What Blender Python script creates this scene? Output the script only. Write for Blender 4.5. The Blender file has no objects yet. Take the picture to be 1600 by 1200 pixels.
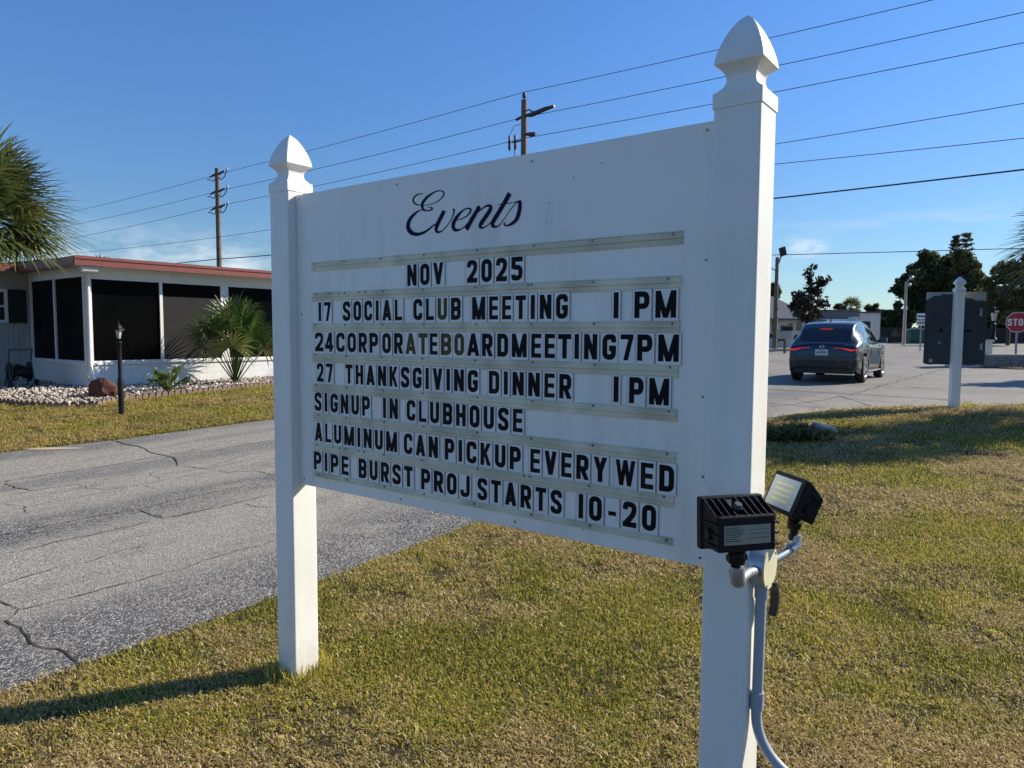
import bpy, bmesh, math, random
import numpy as np
from mathutils import Vector, Matrix
random.seed(7)
RNG = np.random.default_rng(11)
scene = bpy.context.scene
COL = scene.collection
rad = math.radians

# ------------------------------------------------------------------ camera
F_PX, PITCH, ROLL, EYE = 1120.458, 0.070624, 0.004887, 1.54364
_cp, _sp, _cr, _sr = math.cos(PITCH), math.sin(PITCH), math.cos(ROLL), math.sin(ROLL)
_up = Vector((0, _sp, _cp)); _fw = Vector((0, _cp, -_sp))
_R = Vector((1, 0, 0)) * _cr + _up * _sr
_U = Vector((1, 0, 0)) * -_sr + _up * _cr
cam_d = bpy.data.cameras.new('camera'); cam = bpy.data.objects.new('camera', cam_d); COL.objects.link(cam)
cam.matrix_world = Matrix(((_R.x, _U.x, -_fw.x, 0), (_R.y, _U.y, -_fw.y, 0), (_R.z, _U.z, -_fw.z, EYE), (0, 0, 0, 1)))
cam_d.sensor_width = 36; cam_d.lens = F_PX / 1600 * 36; cam_d.clip_end = 3000; cam_d.clip_start = 0.05
scene.camera = cam

# ------------------------------------------------------------------ sky, sun, exposure
SUN_EL, SUN_AZ = rad(30.5), rad(21.5)          # azimuth counted from +X towards +Y
world = bpy.data.worlds.new("World"); scene.world = world; world.use_nodes = True
wn = world.node_tree; wn.nodes.clear()
def N(nt, t, **k):
    n = nt.nodes.new(t)
    for a, b in k.items(): setattr(n, a, b)
    return n
out = N(wn, 'ShaderNodeOutputWorld'); bg = N(wn, 'ShaderNodeBackground'); bg.inputs[1].default_value = 0.0995
sky = N(wn, 'ShaderNodeTexSky', sky_type='NISHITA', sun_disc=False)
sky.sun_elevation = SUN_EL; sky.sun_rotation = rad(90) - SUN_AZ
sky.air_density = 1.0; sky.dust_density = 0.1; sky.ozone_density = 3.2; sky.altitude = 0
geo = N(wn, 'ShaderNodeTexCoord')
sep = N(wn, 'ShaderNodeSeparateXYZ'); wn.links.new(geo.outputs['Generated'], sep.inputs[0])
def M(nt, op, a, b=None, clamp=False):
    n = N(nt, 'ShaderNodeMath', operation=op, use_clamp=clamp)
    for i, v in enumerate((a, b)):
        if v is None: continue
        if isinstance(v, (int, float)): n.inputs[i].default_value = v
        else: nt.links.new(v, n.inputs[i])
    return n.outputs[0]
def band(nt, v, lo0, lo1, hi0, hi1):
    a = N(nt, 'ShaderNodeMapRange', interpolation_type='SMOOTHSTEP'); nt.links.new(v, a.inputs[0])
    a.inputs[1].default_value = lo0; a.inputs[2].default_value = lo1
    b = N(nt, 'ShaderNodeMapRange', interpolation_type='SMOOTHSTEP'); nt.links.new(v, b.inputs[0])
    b.inputs[1].default_value = hi0; b.inputs[2].default_value = hi1; b.inputs[3].default_value = 1; b.inputs[4].default_value = 0
    return M(nt, 'MULTIPLY', a.outputs[0], b.outputs[0])
azim = M(wn, 'ARCTAN2', sep.outputs[0], sep.outputs[1])
elev = M(wn, 'ARCSINE', sep.outputs[2])
comb = N(wn, 'ShaderNodeCombineXYZ'); wn.links.new(azim, comb.inputs[0]); wn.links.new(elev, comb.inputs[1])
def cloud(scale, ysc, az, el, thr, soft, seed, det=7):
    mp = N(wn, 'ShaderNodeMapping'); wn.links.new(comb.outputs[0], mp.inputs[0])
    mp.inputs['Scale'].default_value = (scale, scale * ysc, 1); mp.inputs['Location'].default_value = (seed, seed * .37, 0)
    nz = N(wn, 'ShaderNodeTexNoise'); nz.inputs['Detail'].default_value = det; nz.inputs['Roughness'].default_value = .6
    nz.inputs['Scale'].default_value = 1; wn.links.new(mp.outputs[0], nz.inputs['Vector'])
    r = N(wn, 'ShaderNodeMapRange'); wn.links.new(nz.outputs[0], r.inputs[0])
    r.inputs[1].default_value = thr; r.inputs[2].default_value = thr + soft
    w = M(wn, 'MULTIPLY', band(wn, azim, *az), band(wn, elev, *el))
    return M(wn, 'MULTIPLY', r.outputs[0], w)
c1 = cloud(13, 2.3, (-.66, -.52, -.38, -.28), (.02, .05, .085, .145), .40, .26, 3.1)
c2 = cloud(26, 2.0, (.355, .375, .40, .418), (.095, .108, .116, .13), .40, .28, 7.7)
c3 = cloud(5, 7.0, (.30, .40, .56, .72), (.02, .06, .13, .2), .5, .5, 1.9)
cs = M(wn, 'ADD', M(wn, 'MULTIPLY', c1, .72), M(wn, 'ADD', M(wn, 'MULTIPLY', c2, .7), M(wn, 'MULTIPLY', c3, .4)), True)
mixc = N(wn, 'ShaderNodeMix', data_type='RGBA'); wn.links.new(cs, mixc.inputs[0])
tint = N(wn, 'ShaderNodeMix', data_type='RGBA', blend_type='MULTIPLY'); tint.inputs[0].default_value = 1; wn.links.new(sky.outputs[0], tint.inputs[6]); 
tr_ = N(wn, 'ShaderNodeMapRange', interpolation_type='SMOOTHSTEP'); wn.links.new(elev, tr_.inputs[0]); tr_.inputs[1].default_value = 0; tr_.inputs[2].default_value = .42
tm = N(wn, 'ShaderNodeMix', data_type='RGBA'); wn.links.new(tr_.outputs[0], tm.inputs[0]); tm.inputs[6].default_value = (.51, .625, .71, 1); tm.inputs[7].default_value = (.55, .81, 1.12, 1); wn.links.new(tm.outputs[2], tint.inputs[7])
wn.links.new(tint.outputs[2], mixc.inputs[6]); mixc.inputs[7].default_value = (6.6, 6.9, 7.3, 1)
wn.links.new(mixc.outputs[2], bg.inputs[0]); wn.links.new(bg.outputs[0], out.inputs[0])
sd = bpy.data.lights.new('sun', 'SUN'); sun = bpy.data.objects.new('sun', sd); COL.objects.link(sun)
sd.energy = 4.7; sd.angle = rad(0.53); sd.color = (1.0, 0.91, 0.75)
S_DIR = Vector((math.cos(SUN_EL) * math.cos(SUN_AZ), math.cos(SUN_EL) * math.sin(SUN_AZ), math.sin(SUN_EL)))
sun.rotation_euler = (-S_DIR).to_track_quat('-Z', 'Y').to_euler(); sun.location = (30, 12, 30)
scene.view_settings.view_transform = 'Standard'; scene.view_settings.look = 'None'
scene.view_settings.exposure = 0.58; scene.view_settings.gamma = 1.0

# ------------------------------------------------------------------ terrain and sight lines
def smooth(t):
    t = np.clip(t, 0, 1); return t * t * (3 - 2 * t)
def zg(y):
    y = np.asarray(y, float)
    return .25 * smooth((y - 8) / 7) + .0095 * np.clip(y - 14, 0, 74)
def ray(px, py):
    d = _R * ((px - 800) / F_PX) + _U * ((600 - py) / F_PX) + _fw
    return d
def at(px, py, Y):
    d = ray(px, py); t = Y / d.y
    return Vector((d.x * t, Y, EYE + d.z * t))
def gp(px, py):
    d = ray(px, py); z = 0.
    for _ in range(60):
        t = (z - EYE) / d.z; z = .5 * z + .5 * float(zg(d.y * t))
    return Vector((d.x * t, d.y * t, z))

# ------------------------------------------------------------------ materials
def mat(name, col, rough=.6, metal=0, var=0, vscale=8, bump=0, bscale=60, col2=None, coat=0, emit=None, spec=.5, detail=4):
    m = bpy.data.materials.new(name); m.use_nodes = True; nt = m.node_tree; p = nt.nodes['Principled BSDF']
    p.inputs['Base Color'].default_value = (*col, 1); p.inputs['Roughness'].default_value = rough; p.inputs['Metallic'].default_value = metal
    p.inputs['Coat Weight'].default_value = coat; p.inputs['Coat Roughness'].default_value = .05; p.inputs['Specular IOR Level'].default_value = spec
    tc = N(nt, 'ShaderNodeTexCoord')
    if var or col2:
        nz = N(nt, 'ShaderNodeTexNoise'); nz.inputs['Scale'].default_value = vscale; nz.inputs['Detail'].default_value = detail
        nt.links.new(tc.outputs['Object'], nz.inputs['Vector'])
        mr = N(nt, 'ShaderNodeMapRange'); nt.links.new(nz.outputs[0], mr.inputs[0]); mr.inputs[1].default_value = .3; mr.inputs[2].default_value = .7
        mx = N(nt, 'ShaderNodeMix', data_type='RGBA'); nt.links.new(mr.outputs[0], mx.inputs[0])
        c2 = col2 or tuple(c * (1 - var) for c in col)
        mx.inputs[6].default_value = (*col, 1); mx.inputs[7].default_value = (*c2, 1)
        nt.links.new(mx.outputs[2], p.inputs['Base Color'])
    if bump:
        nb = N(nt, 'ShaderNodeTexNoise'); nb.inputs['Scale'].default_value = bscale; nb.inputs['Detail'].default_value = 5
        nt.links.new(tc.outputs['Object'], nb.inputs['Vector'])
        bp = N(nt, 'ShaderNodeBump'); bp.inputs['Strength'].default_value = bump; bp.inputs['Distance'].default_value = .01
        nt.links.new(nb.outputs[0], bp.inputs['Height']); nt.links.new(bp.outputs[0], p.inputs['Normal'])
    if emit:
        p.inputs['Emission Color'].default_value = (*emit[0], 1); p.inputs['Emission Strength'].default_value = emit[1]
    return m
def leaf_mat(name, stops, transl=.3, rough=.5, spec=.3):
    """leaf colour by the leaf's own 'tone' (species / age), thin enough to let light through"""
    m = bpy.data.materials.new(name); m.use_nodes = True; nt = m.node_tree; nt.nodes.remove(nt.nodes['Principled BSDF'])
    o = nt.nodes['Material Output']; at_ = N(nt, 'ShaderNodeAttribute', attribute_name='tone')
    cr = N(nt, 'ShaderNodeValToRGB'); nt.links.new(at_.outputs['Fac'], cr.inputs[0])
    e = cr.color_ramp.elements
    e[0].position = stops[0][0]; e[0].color = (*stops[0][1], 1); e[1].position = stops[-1][0]; e[1].color = (*stops[-1][1], 1)
    for ps, c in stops[1:-1]:
        x = e.new(ps); x.color = (*c, 1)
    p = N(nt, 'ShaderNodeBsdfPrincipled'); p.inputs['Roughness'].default_value = rough; p.inputs['Specular IOR Level'].default_value = spec
    nt.links.new(cr.outputs[0], p.inputs['Base Color'])
    t = N(nt, 'ShaderNodeBsdfTranslucent'); nt.links.new(cr.outputs[0], t.inputs[0])
    mx = N(nt, 'ShaderNodeMixShader'); mx.inputs[0].default_value = transl
    nt.links.new(p.outputs[0], mx.inputs[1]); nt.links.new(t.outputs[0], mx.inputs[2]); nt.links.new(mx.outputs[0], o.inputs[0])
    return m
MT = {}
MT['vinyl'] = mat('white vinyl', (.86, .84, .775), .40, var=.05, vscale=5)
def soil_marks(m):
    # soil splash near the ground and scattered mildew specks on the posts
    nt = m.node_tree; p = nt.nodes['Principled BSDF']; src = p.inputs['Base Color'].links[0].from_socket
    tc = N(nt, 'ShaderNodeTexCoord').outputs['Object']; s_ = N(nt, 'ShaderNodeSeparateXYZ'); nt.links.new(tc, s_.inputs[0])
    n1 = N(nt, 'ShaderNodeTexNoise'); n1.inputs['Scale'].default_value = 26; n1.inputs['Detail'].default_value = 6; nt.links.new(tc, n1.inputs['Vector'])
    h = M(nt, 'ADD', s_.outputs[2], M(nt, 'MULTIPLY', n1.outputs[0], -.22))
    r = N(nt, 'ShaderNodeMapRange'); nt.links.new(h, r.inputs[0]); r.inputs[1].default_value = -.10; r.inputs[2].default_value = .06; r.inputs[3].default_value = .32; r.inputs[4].default_value = 0
    n2 = N(nt, 'ShaderNodeTexNoise'); n2.inputs['Scale'].default_value = 62; n2.inputs['Detail'].default_value = 2; nt.links.new(tc, n2.inputs['Vector'])
    n3 = N(nt, 'ShaderNodeTexNoise'); n3.inputs['Scale'].default_value = 3; nt.links.new(tc, n3.inputs['Vector'])
    r2 = N(nt, 'ShaderNodeMapRange'); nt.links.new(M(nt, 'ADD', n2.outputs[0], M(nt, 'MULTIPLY', n3.outputs[0], .25)), r2.inputs[0]); r2.inputs[1].default_value = .885; r2.inputs[2].default_value = .93; r2.inputs[4].default_value = .5
    k = M(nt, 'MAXIMUM', r.outputs[0], r2.outputs[0], True); x = N(nt, 'ShaderNodeMix', data_type='RGBA'); nt.links.new(k, x.inputs[0]); nt.links.new(src, x.inputs[6]); x.inputs[7].default_value = (.20, .17, .125, 1); nt.links.new(x.outputs[2], p.inputs['Base Color'])
soil_marks(MT['vinyl'])
MT['panel'] = mat('white sign panel', (.91, .875, .805), .42, var=.05, vscale=2.2)
def streaks(m, amount, col):
    # rain streaks: noise drawn out down the face
    nt = m.node_tree; p = nt.nodes['Principled BSDF']; src = p.inputs['Base Color'].links[0].from_socket
    tc = N(nt, 'ShaderNodeTexCoord').outputs['Object']; mp = N(nt, 'ShaderNodeMapping'); mp.inputs['Scale'].default_value = (16, 16, .9); nt.links.new(tc, mp.inputs[0])
    n1 = N(nt, 'ShaderNodeTexNoise'); n1.inputs['Scale'].default_value = 1; n1.inputs['Detail'].default_value = 5; nt.links.new(mp.outputs[0], n1.inputs['Vector'])
    n2 = N(nt, 'ShaderNodeTexNoise'); n2.inputs['Scale'].default_value = 2.2; n2.inputs['Detail'].default_value = 5; nt.links.new(tc, n2.inputs['Vector'])
    r = N(nt, 'ShaderNodeMapRange'); nt.links.new(M(nt, 'MULTIPLY', n1.outputs[0], n2.outputs[0]), r.inputs[0]); r.inputs[1].default_value = .24; r.inputs[2].default_value = .42; r.inputs[4].default_value = amount
    x = N(nt, 'ShaderNodeMix', data_type='RGBA'); nt.links.new(r.outputs[0], x.inputs[0]); nt.links.new(src, x.inputs[6]); x.inputs[7].default_value = (*col, 1); nt.links.new(x.outputs[2], p.inputs['Base Color'])
streaks(MT['panel'], .30, (.52, .50, .44)); streaks(MT['vinyl'], .22, (.52, .49, .42))
MT['track'] = mat('aged clear track', (.80, .76, .58), .4, col2=(.50, .47, .34), vscale=9)
MT['screw'] = mat('screw', (.30, .30, .29), .35, .9)
MT['screwhole'] = mat('screw slot', (.02, .02, .02), .6)
MT['tile'] = mat('clear tile', (.76, .745, .71), .25)
MT['tile2'] = mat('milky tile', (.86, .84, .79), .3, var=.12, vscale=20)
MT['tedge'] = mat('tile edge', (.22, .23, .25), .4)
MT['black'] = mat('black lettering', (.005, .005, .006), .6, spec=.15)
MT['olive'] = mat('faded lettering', (.105, .085, .026), .5, var=.3, vscale=25, spec=.15)
MT['faded'] = mat('worn lettering', (.016, .014, .011), .6, var=.6, vscale=30, spec=.15)
MT['navy'] = mat('navy lettering', (.006, .009, .040), .6, spec=.12)
MT['black_metal'] = mat('black cast metal', (.007, .007, .008), .5, .0, spec=.28, bump=.15, bscale=150)
MT['galv'] = mat('galvanised metal', (.52, .55, .58), .42, .75, var=.25, vscale=30)
MT['grey_pvc'] = mat('grey conduit', (.36, .40, .43), .45, var=.08, vscale=10)
MT['cream'] = mat('cream cover', (.72, .66, .44), .5, var=.1, vscale=30)
MT['lens'] = mat('lamp lens', (.50, .58, .56), .12)
MT['led'] = mat('led strip', (.72, .70, .42), .4)
MT['label'] = mat('grey label', (.33, .31, .23), .5)
MT['ink'] = mat('label ink', (.05, .05, .045), .6)
MT['white'] = mat('white paint', (.78, .78, .76), .55, var=.06, vscale=3)
MT['white_shaded'] = mat('white siding toned as shade', (.42, .42, .41), .55, var=.08, vscale=2)  # white siding darkened so its colour carries the wall's deep shade
MT['block'] = mat('painted block', (.78, .78, .77), .7, var=.07, vscale=5, bump=.2, bscale=40)
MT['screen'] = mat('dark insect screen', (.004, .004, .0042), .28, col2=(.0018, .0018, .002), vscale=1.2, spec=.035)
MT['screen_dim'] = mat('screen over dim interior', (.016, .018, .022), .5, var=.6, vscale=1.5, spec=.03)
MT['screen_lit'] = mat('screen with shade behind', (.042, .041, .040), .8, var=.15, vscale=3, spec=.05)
MT['red_metal'] = mat('red brown fascia', (.22, .055, .045), .5, var=.15, vscale=4)
MT['roof'] = mat('roof coat', (.45, .30, .27), .7, var=.2)
MT['dark'] = mat('dark plastic', (.012, .012, .013), .5)
MT['grey_frame'] = mat('grey frame', (.05, .055, .06), .5)
MT['rock'] = mat('red rock', (.15, .050, .024), .85, col2=(.05, .02, .014), vscale=7, bump=.8, bscale=9)
MT['brick'] = mat('edging brick', (.17, .10, .07), .85, col2=(.30, .22, .17), vscale=3)
MT['wood'] = mat('weathered pole wood', (.20, .155, .105), .85, col2=(.11, .085, .06), vscale=6, bump=.4, bscale=20)
MT['wire'] = mat('wire', (.035, .037, .04), .5)
MT['insul'] = mat('insulator', (.025, .025, .028), .4)
MT['glassy'] = mat('glass insulator', (.5, .55, .6), .1)
MT['car'] = mat('blue grey car paint', (.011, .030, .046), .25, .25, coat=.55)
MT['glass'] = mat('car glass', (.010, .012, .014), .04, spec=.8, coat=.6)
MT['tyre'] = mat('tyre', (.012, .012, .012), .8)
MT['rim'] = mat('alloy rim', (.62, .63, .65), .25, .85)
MT['trim'] = mat('black trim', (.012, .012, .013), .55)
MT['chrome'] = mat('bright trim', (.7, .7, .7), .2, .9)
MT['tail'] = mat('tail lamp', (.5, .015, .015), .2, emit=((1, .03, .02), .4), coat=.5)
MT['tail_dim'] = mat('reflector', (.22, .015, .012), .25)
MT['plate'] = mat('licence plate', (.55, .57, .54), .4)
MT['dkgreen'] = mat('plate mark', (.04, .10, .07), .5)
MT['board'] = mat('grey board back', (.052, .056, .064), .75, col2=(.035, .038, .044), vscale=3, bump=.2, bscale=14)
MT['ply'] = mat('pale board strip', (.42, .43, .41), .7, var=.3, vscale=6)
MT['stop_red'] = mat('stop red', (.42, .025, .035), .45)
MT['stop_white'] = mat('stop white', (.72, .72, .70), .45)
MT['steel'] = mat('steel post', (.33, .34, .34), .5, .6)
MT['concrete'] = mat('concrete', (.36, .34, .31), .9, var=.25, vscale=4, bump=.3)
MT['stone'] = mat('grey stone wall', (.17, .175, .18), .9, col2=(.27, .27, .26), vscale=5, bump=.6, bscale=9)
MT['lampglass'] = mat('lantern glass', (.62, .60, .52), .2)
MT['dumpster'] = mat('teal dumpster', (.025, .10, .085), .6, var=.2)
MT['blue_roof'] = mat('blue grey roof', (.085, .10, .125), .7, var=.15, vscale=1)
MT['grey_wall'] = mat('grey wall', (.16, .165, .17), .8, var=.15, vscale=1)
MT['pale_wall'] = mat('pale wall', (.62, .60, .55), .8, var=.1, vscale=1)
MT['fence'] = mat('dark fence', (.02, .021, .022), .7)
MT['tan'] = mat('tan kerb stop', (.52, .42, .31), .9, var=.15)
MT['bark'] = mat('bark', (.11, .085, .06), .95, col2=(.06, .045, .03), vscale=9, bump=.6, bscale=20)
MT['palmbark'] = mat('palm bark', (.17, .14, .105), .95, col2=(.08, .06, .045), vscale=9, bump=.8, bscale=12)
MT['crack'] = mat('crack fill', (.068, .058, .044), .95, spec=.0)
MT['sand'] = mat('sand', (.50, .38, .26), .95)

# ------------------------------------------------------------------ mesh helpers
class MB:
    def __init__(s): s.v = []; s.f = []; s.m = []; s.sm = []
    def add(s, vs, fs, mi=0, smooth=False):
        o = len(s.v); s.v += [tuple(v) for v in vs]
        for f in fs: s.f.append([i + o for i in f]); s.m.append(mi); s.sm.append(smooth)
        return s
    def box(s, x0, x1, y0, y1, z0, z1, mi=0):
        vs = [(x, y, z) for z in (z0, z1) for y in (y0, y1) for x in (x0, x1)]
        return s.add(vs, [(0, 2, 3, 1), (4, 5, 7, 6), (0, 1, 5, 4), (2, 6, 7, 3), (0, 4, 6, 2), (1, 3, 7, 5)], mi)
    def obox(s, c, ax, ay, az, mi=0):
        c, ax, ay, az = Vector(c), Vector(ax), Vector(ay), Vector(az)
        vs = [c + ax * i + ay * j + az * k for k in (-1, 1) for j in (-1, 1) for i in (-1, 1)]
        return s.add(vs, [(0, 2, 3, 1), (4, 5, 7, 6), (0, 1, 5, 4), (2, 6, 7, 3), (0, 4, 6, 2), (1, 3, 7, 5)], mi)
    def tube(s, pts, r, n=8, mi=0, cap=True, smooth=True):
        pts = [Vector(p) for p in pts]; rs = r if isinstance(r, (list, tuple)) else [r] * len(pts)
        vs = []; fs = []; ref = None
        for i, p in enumerate(pts):
            t = (pts[min(i + 1, len(pts) - 1)] - pts[max(i - 1, 0)]).normalized()
            if ref is None: ref = t.orthogonal().normalized()
            ref = (ref - t * ref.dot(t)).normalized(); b = t.cross(ref)
            for k in range(n):
                a = 2 * math.pi * k / n; vs.append(p + (ref * math.cos(a) + b * math.sin(a)) * rs[i])
        for i in range(len(pts) - 1):
            for k in range(n):
                a, b_ = i * n + k, i * n + (k + 1) % n; fs.append((a, b_, b_ + n, a + n))
        s.add(vs, fs, mi, smooth)
        if cap:
            s.add(vs[:n], [tuple(range(n - 1, -1, -1))], mi); s.add(vs[-n:], [tuple(range(n))], mi)
        return s
    def cyl(s, p0, p1, r0, r1=None, n=12, mi=0, smooth=True): return s.tube([p0, p1], [r0, r0 if r1 is None else r1], n, mi, True, smooth)
    def lathe(s, prof, n=16, c=(0, 0, 0), mi=0, smooth=True):
        c = Vector(c); vs = []; fs = []
        for r, z in prof:
            for k in range(n):
                a = 2 * math.pi * k / n; vs.append((c.x + r * math.cos(a), c.y + r * math.sin(a), c.z + z))
        for i in range(len(prof) - 1):
            for k in range(n):
                a, b = i * n + k, i * n + (k + 1) % n; fs.append((a, b, b + n, a + n))
        return s.add(vs, fs, mi, smooth)
    def square_loft(s, prof, c=(0, 0, 0), mi=0):
        c = Vector(c); vs = []; fs = []
        for h, z in prof: vs += [(c.x - h, c.y - h, c.z + z), (c.x + h, c.y - h, c.z + z), (c.x + h, c.y + h, c.z + z), (c.x - h, c.y + h, c.z + z)]
        for i in range(len(prof) - 1):
            for k in range(4): a, b = i * 4 + k, i * 4 + (k + 1) % 4; fs.append((a, b, b + 4, a + 4))
        fs.append((3, 2, 1, 0)); n = len(vs); fs.append((n - 4, n - 3, n - 2, n - 1))
        return s.add(vs, fs, mi)
    def extrude(s, poly, a, b, axis=0, mi=0):
        """poly of (p,q) in the plane across `axis`, swept from a to b"""
        n = len(poly)
        def P(p, t): return {0: (t, p[0], p[1]), 1: (p[0], t, p[1]), 2: (p[0], p[1], t)}[axis]
        vs = [P(p, a) for p in poly] + [P(p, b) for p in poly]
        fs = [(i, (i + 1) % n, (i + 1) % n + n, i + n) for i in range(n)] + [tuple(range(n - 1, -1, -1)), tuple(range(n, 2 * n))]
        return s.add(vs, fs, mi)
    def build(s, name, mats, parent=None, bevel=0, seg=2, recalc=True):
        me = bpy.data.meshes.new(name); me.from_pydata(s.v, [], s.f)
        mats = mats if isinstance(mats, (list, tuple)) else [mats]
        for m in mats: me.materials.append(MT[m] if isinstance(m, str) else m)
        me.polygons.foreach_set('material_index', s.m); me.polygons.foreach_set('use_smooth', s.sm)
        if bevel or recalc:
            bm = bmesh.new(); bm.from_mesh(me)
            if recalc: bmesh.ops.recalc_face_normals(bm, faces=bm.faces)
            if bevel: bmesh.ops.bevel(bm, geom=[e for e in bm.edges if len(e.link_faces) == 2 and e.calc_face_angle(0) > .5], offset=bevel, segments=seg, affect='EDGES', profile=.5)
            bm.to_mesh(me); bm.free()
        me.update(); o = bpy.data.objects.new(name, me); COL.objects.link(o)
        if parent: o.parent = parent
        return o
def fast_mesh(name, V, F, m, tone=None, parent=None, smooth=False):
    """V (n,3), F (k,3|4) arrays"""
    me = bpy.data.meshes.new(name); n, k, w = len(V), len(F), F.shape[1]
    me.vertices.add(n); me.vertices.foreach_set('co', np.asarray(V, np.float32).ravel())
    me.loops.add(k * w); me.loops.foreach_set('vertex_index', F.astype(np.int32).ravel())
    me.polygons.add(k); me.polygons.foreach_set('loop_start', np.arange(0, k * w, w, dtype=np.int32))
    if smooth: me.polygons.foreach_set('use_smooth', np.ones(k, bool))
    if tone is not None:
        a = me.attributes.new('tone', 'FLOAT', 'POINT'); a.data.foreach_set('value', np.asarray(tone, np.float32))
    me.materials.append(MT[m] if isinstance(m, str) else m); me.update(calc_edges=True)
    o = bpy.data.objects.new(name, me); COL.objects.link(o)
    if parent: o.parent = parent
    return o
def tag(o, label=None, cat=None, group=None, kind=None):
    if label: o['label'] = label
    if cat: o['category'] = cat
    if group: o['group'] = group
    if kind: o['kind'] = kind
    return o
def thing(name, label, cat, loc=(0, 0, 0), rz=0, group=None):
    o = bpy.data.objects.new(name, None); COL.objects.link(o); o.empty_display_size = .2
    o.location = loc; o.rotation_euler = (0, 0, rz); return tag(o, label, cat, group)
def copy_tree(o, parent=None):
    c = o.copy(); COL.objects.link(c)
    if parent: c.parent = parent
    for ch in list(o.children): copy_tree(ch, c)
    return c
def inpoly(P, poly):
    x, y = P[:, 0], P[:, 1]; ins = np.zeros(len(P), bool); j = len(poly) - 1
    for i in range(len(poly)):
        xi, yi = poly[i]; xj, yj = poly[j]
        c = ((yi > y) != (yj > y)) & (x < (xj - xi) * (y - yi) / (yj - yi + 1e-12) + xi)
        ins ^= c; j = i
    return ins
def project(P):
    d = P - np.array([0, 0, EYE]); R, U, Fw = np.array(_R), np.array(_U), np.array(_fw)
    zc = d @ Fw; zc = np.where(zc > .05, zc, np.nan)
    return 800 + F_PX * (d @ R) / zc, 600 - F_PX * (d @ U) / zc, zc
def sheet(name, poly, off, m, label=None, cat=None, kind='structure'):
    bm = bmesh.new(); f = bm.faces.new([bm.verts.new((x, y, 0)) for x, y in poly]); bmesh.ops.triangulate(bm, faces=[f])
    ys = [p[1] for p in poly]; cuts = [8 + .5 * i for i in range(17)] + [20, 30, 45, 60, 75, 88, 100]
    for y in cuts:
        if min(ys) < y < max(ys):
            bmesh.ops.bisect_plane(bm, geom=bm.verts[:] + bm.edges[:] + bm.faces[:], plane_co=(0, y, 0), plane_no=(0, 1, 0))
    for v in bm.verts: v.co.z = float(zg(v.co.y)) + off
    bmesh.ops.recalc_face_normals(bm, faces=bm.faces)
    for f in bm.faces:
        if f.normal.z < 0: f.normal_flip()
    me = bpy.data.meshes.new(name); bm.to_mesh(me); bm.free(); me.materials.append(MT[m] if isinstance(m, str) else m)
    o = bpy.data.objects.new(name, me); COL.objects.link(o); return tag(o, label, cat, None, kind)

# ------------------------------------------------------------------ ground, road, cracks
def nt_mat(name):
    m = bpy.data.materials.new(name); m.use_nodes = True; return m, m.node_tree, m.node_tree.nodes['Principled BSDF']
def noise(nt, vec, scale, det=4, rough=.6):
    n = N(nt, 'ShaderNodeTexNoise'); n.inputs['Scale'].default_value = scale; n.inputs['Detail'].default_value = det
    n.inputs['Roughness'].default_value = rough; nt.links.new(vec, n.inputs['Vector']); return n.outputs[0]
def mapr(nt, v, a, b, c=0, d=1):
    n = N(nt, 'ShaderNodeMapRange'); nt.links.new(v, n.inputs[0])
    for i, x in enumerate((a, b, c, d)): n.inputs[i + 1].default_value = x
    return n.outputs[0]
def mixc_(nt, fac, a, b, mode='MIX'):
    n = N(nt, 'ShaderNodeMix', data_type='RGBA', blend_type=mode)
    for s, v in ((0, fac), (6, a), (7, b)):
        if isinstance(v, (int, float)): n.inputs[s].default_value = v
        elif isinstance(v, tuple): n.inputs[s].default_value = (*v, 1)
        else: nt.links.new(v, n.inputs[s])
    return n.outputs[2]
# soil and thatch under the lawn
m, nt, p = nt_mat('thatch soil'); tc = N(nt, 'ShaderNodeTexCoord').outputs['Object']
c = mixc_(nt, mapr(nt, noise(nt, tc, 1.1, 5), .35, .65), (.085, .072, .032), (.13, .10, .055))
c = mixc_(nt, mapr(nt, noise(nt, tc, 55, 3), .4, .62), c, (.045, .033, .02))
nt.links.new(c, p.inputs['Base Color']); p.inputs['Roughness'].default_value = 1; p.inputs['Specular IOR Level'].default_value = .1
bp = N(nt, 'ShaderNodeBump'); bp.inputs['Strength'].default_value = .8; bp.inputs['Distance'].default_value = .03
nt.links.new(noise(nt, tc, 40, 6), bp.inputs['Height']); nt.links.new(bp.outputs[0], p.inputs['Normal']); MT['soil'] = m
# asphalt: pale worn aggregate, dark coarse wear in bands along the driveway
m, nt, p = nt_mat('worn asphalt'); tc = N(nt, 'ShaderNodeTexCoord').outputs['Object']
def vor(scale):
    vo = N(nt, 'ShaderNodeTexVoronoi'); vo.inputs['Scale'].default_value = scale; nt.links.new(tc, vo.inputs['Vector'])
    s_ = N(nt, 'ShaderNodeSeparateColor'); nt.links.new(vo.outputs['Color'], s_.inputs[0]); return vo, s_
vo, sc1 = vor(95); vo2, sc2 = vor(42)
pale = mixc_(nt, mapr(nt, sc1.outputs[0], .1, .9), (.19, .175, .145), (.47, .425, .35))
pale = mixc_(nt, mapr(nt, sc2.outputs[0], .0, .30, .55, 0), pale, (.19, .175, .15))
coarse = mixc_(nt, mapr(nt, sc1.outputs[1], .45, .98), (.035, .036, .036), (.42, .40, .36))
sx = N(nt, 'ShaderNodeSeparateXYZ'); nt.links.new(tc, sx.inputs[0])
cross = M(nt, 'ADD', M(nt, 'MULTIPLY', M(nt, 'ADD', sx.outputs[0], 2.17), -.826), M(nt, 'MULTIPLY', M(nt, 'ADD', sx.outputs[1], -2.95), .564))
mp = N(nt, 'ShaderNodeMapping'); mp.inputs['Rotation'].default_value = (0, 0, rad(-55.7)); nt.links.new(tc, mp.inputs[0])
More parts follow.
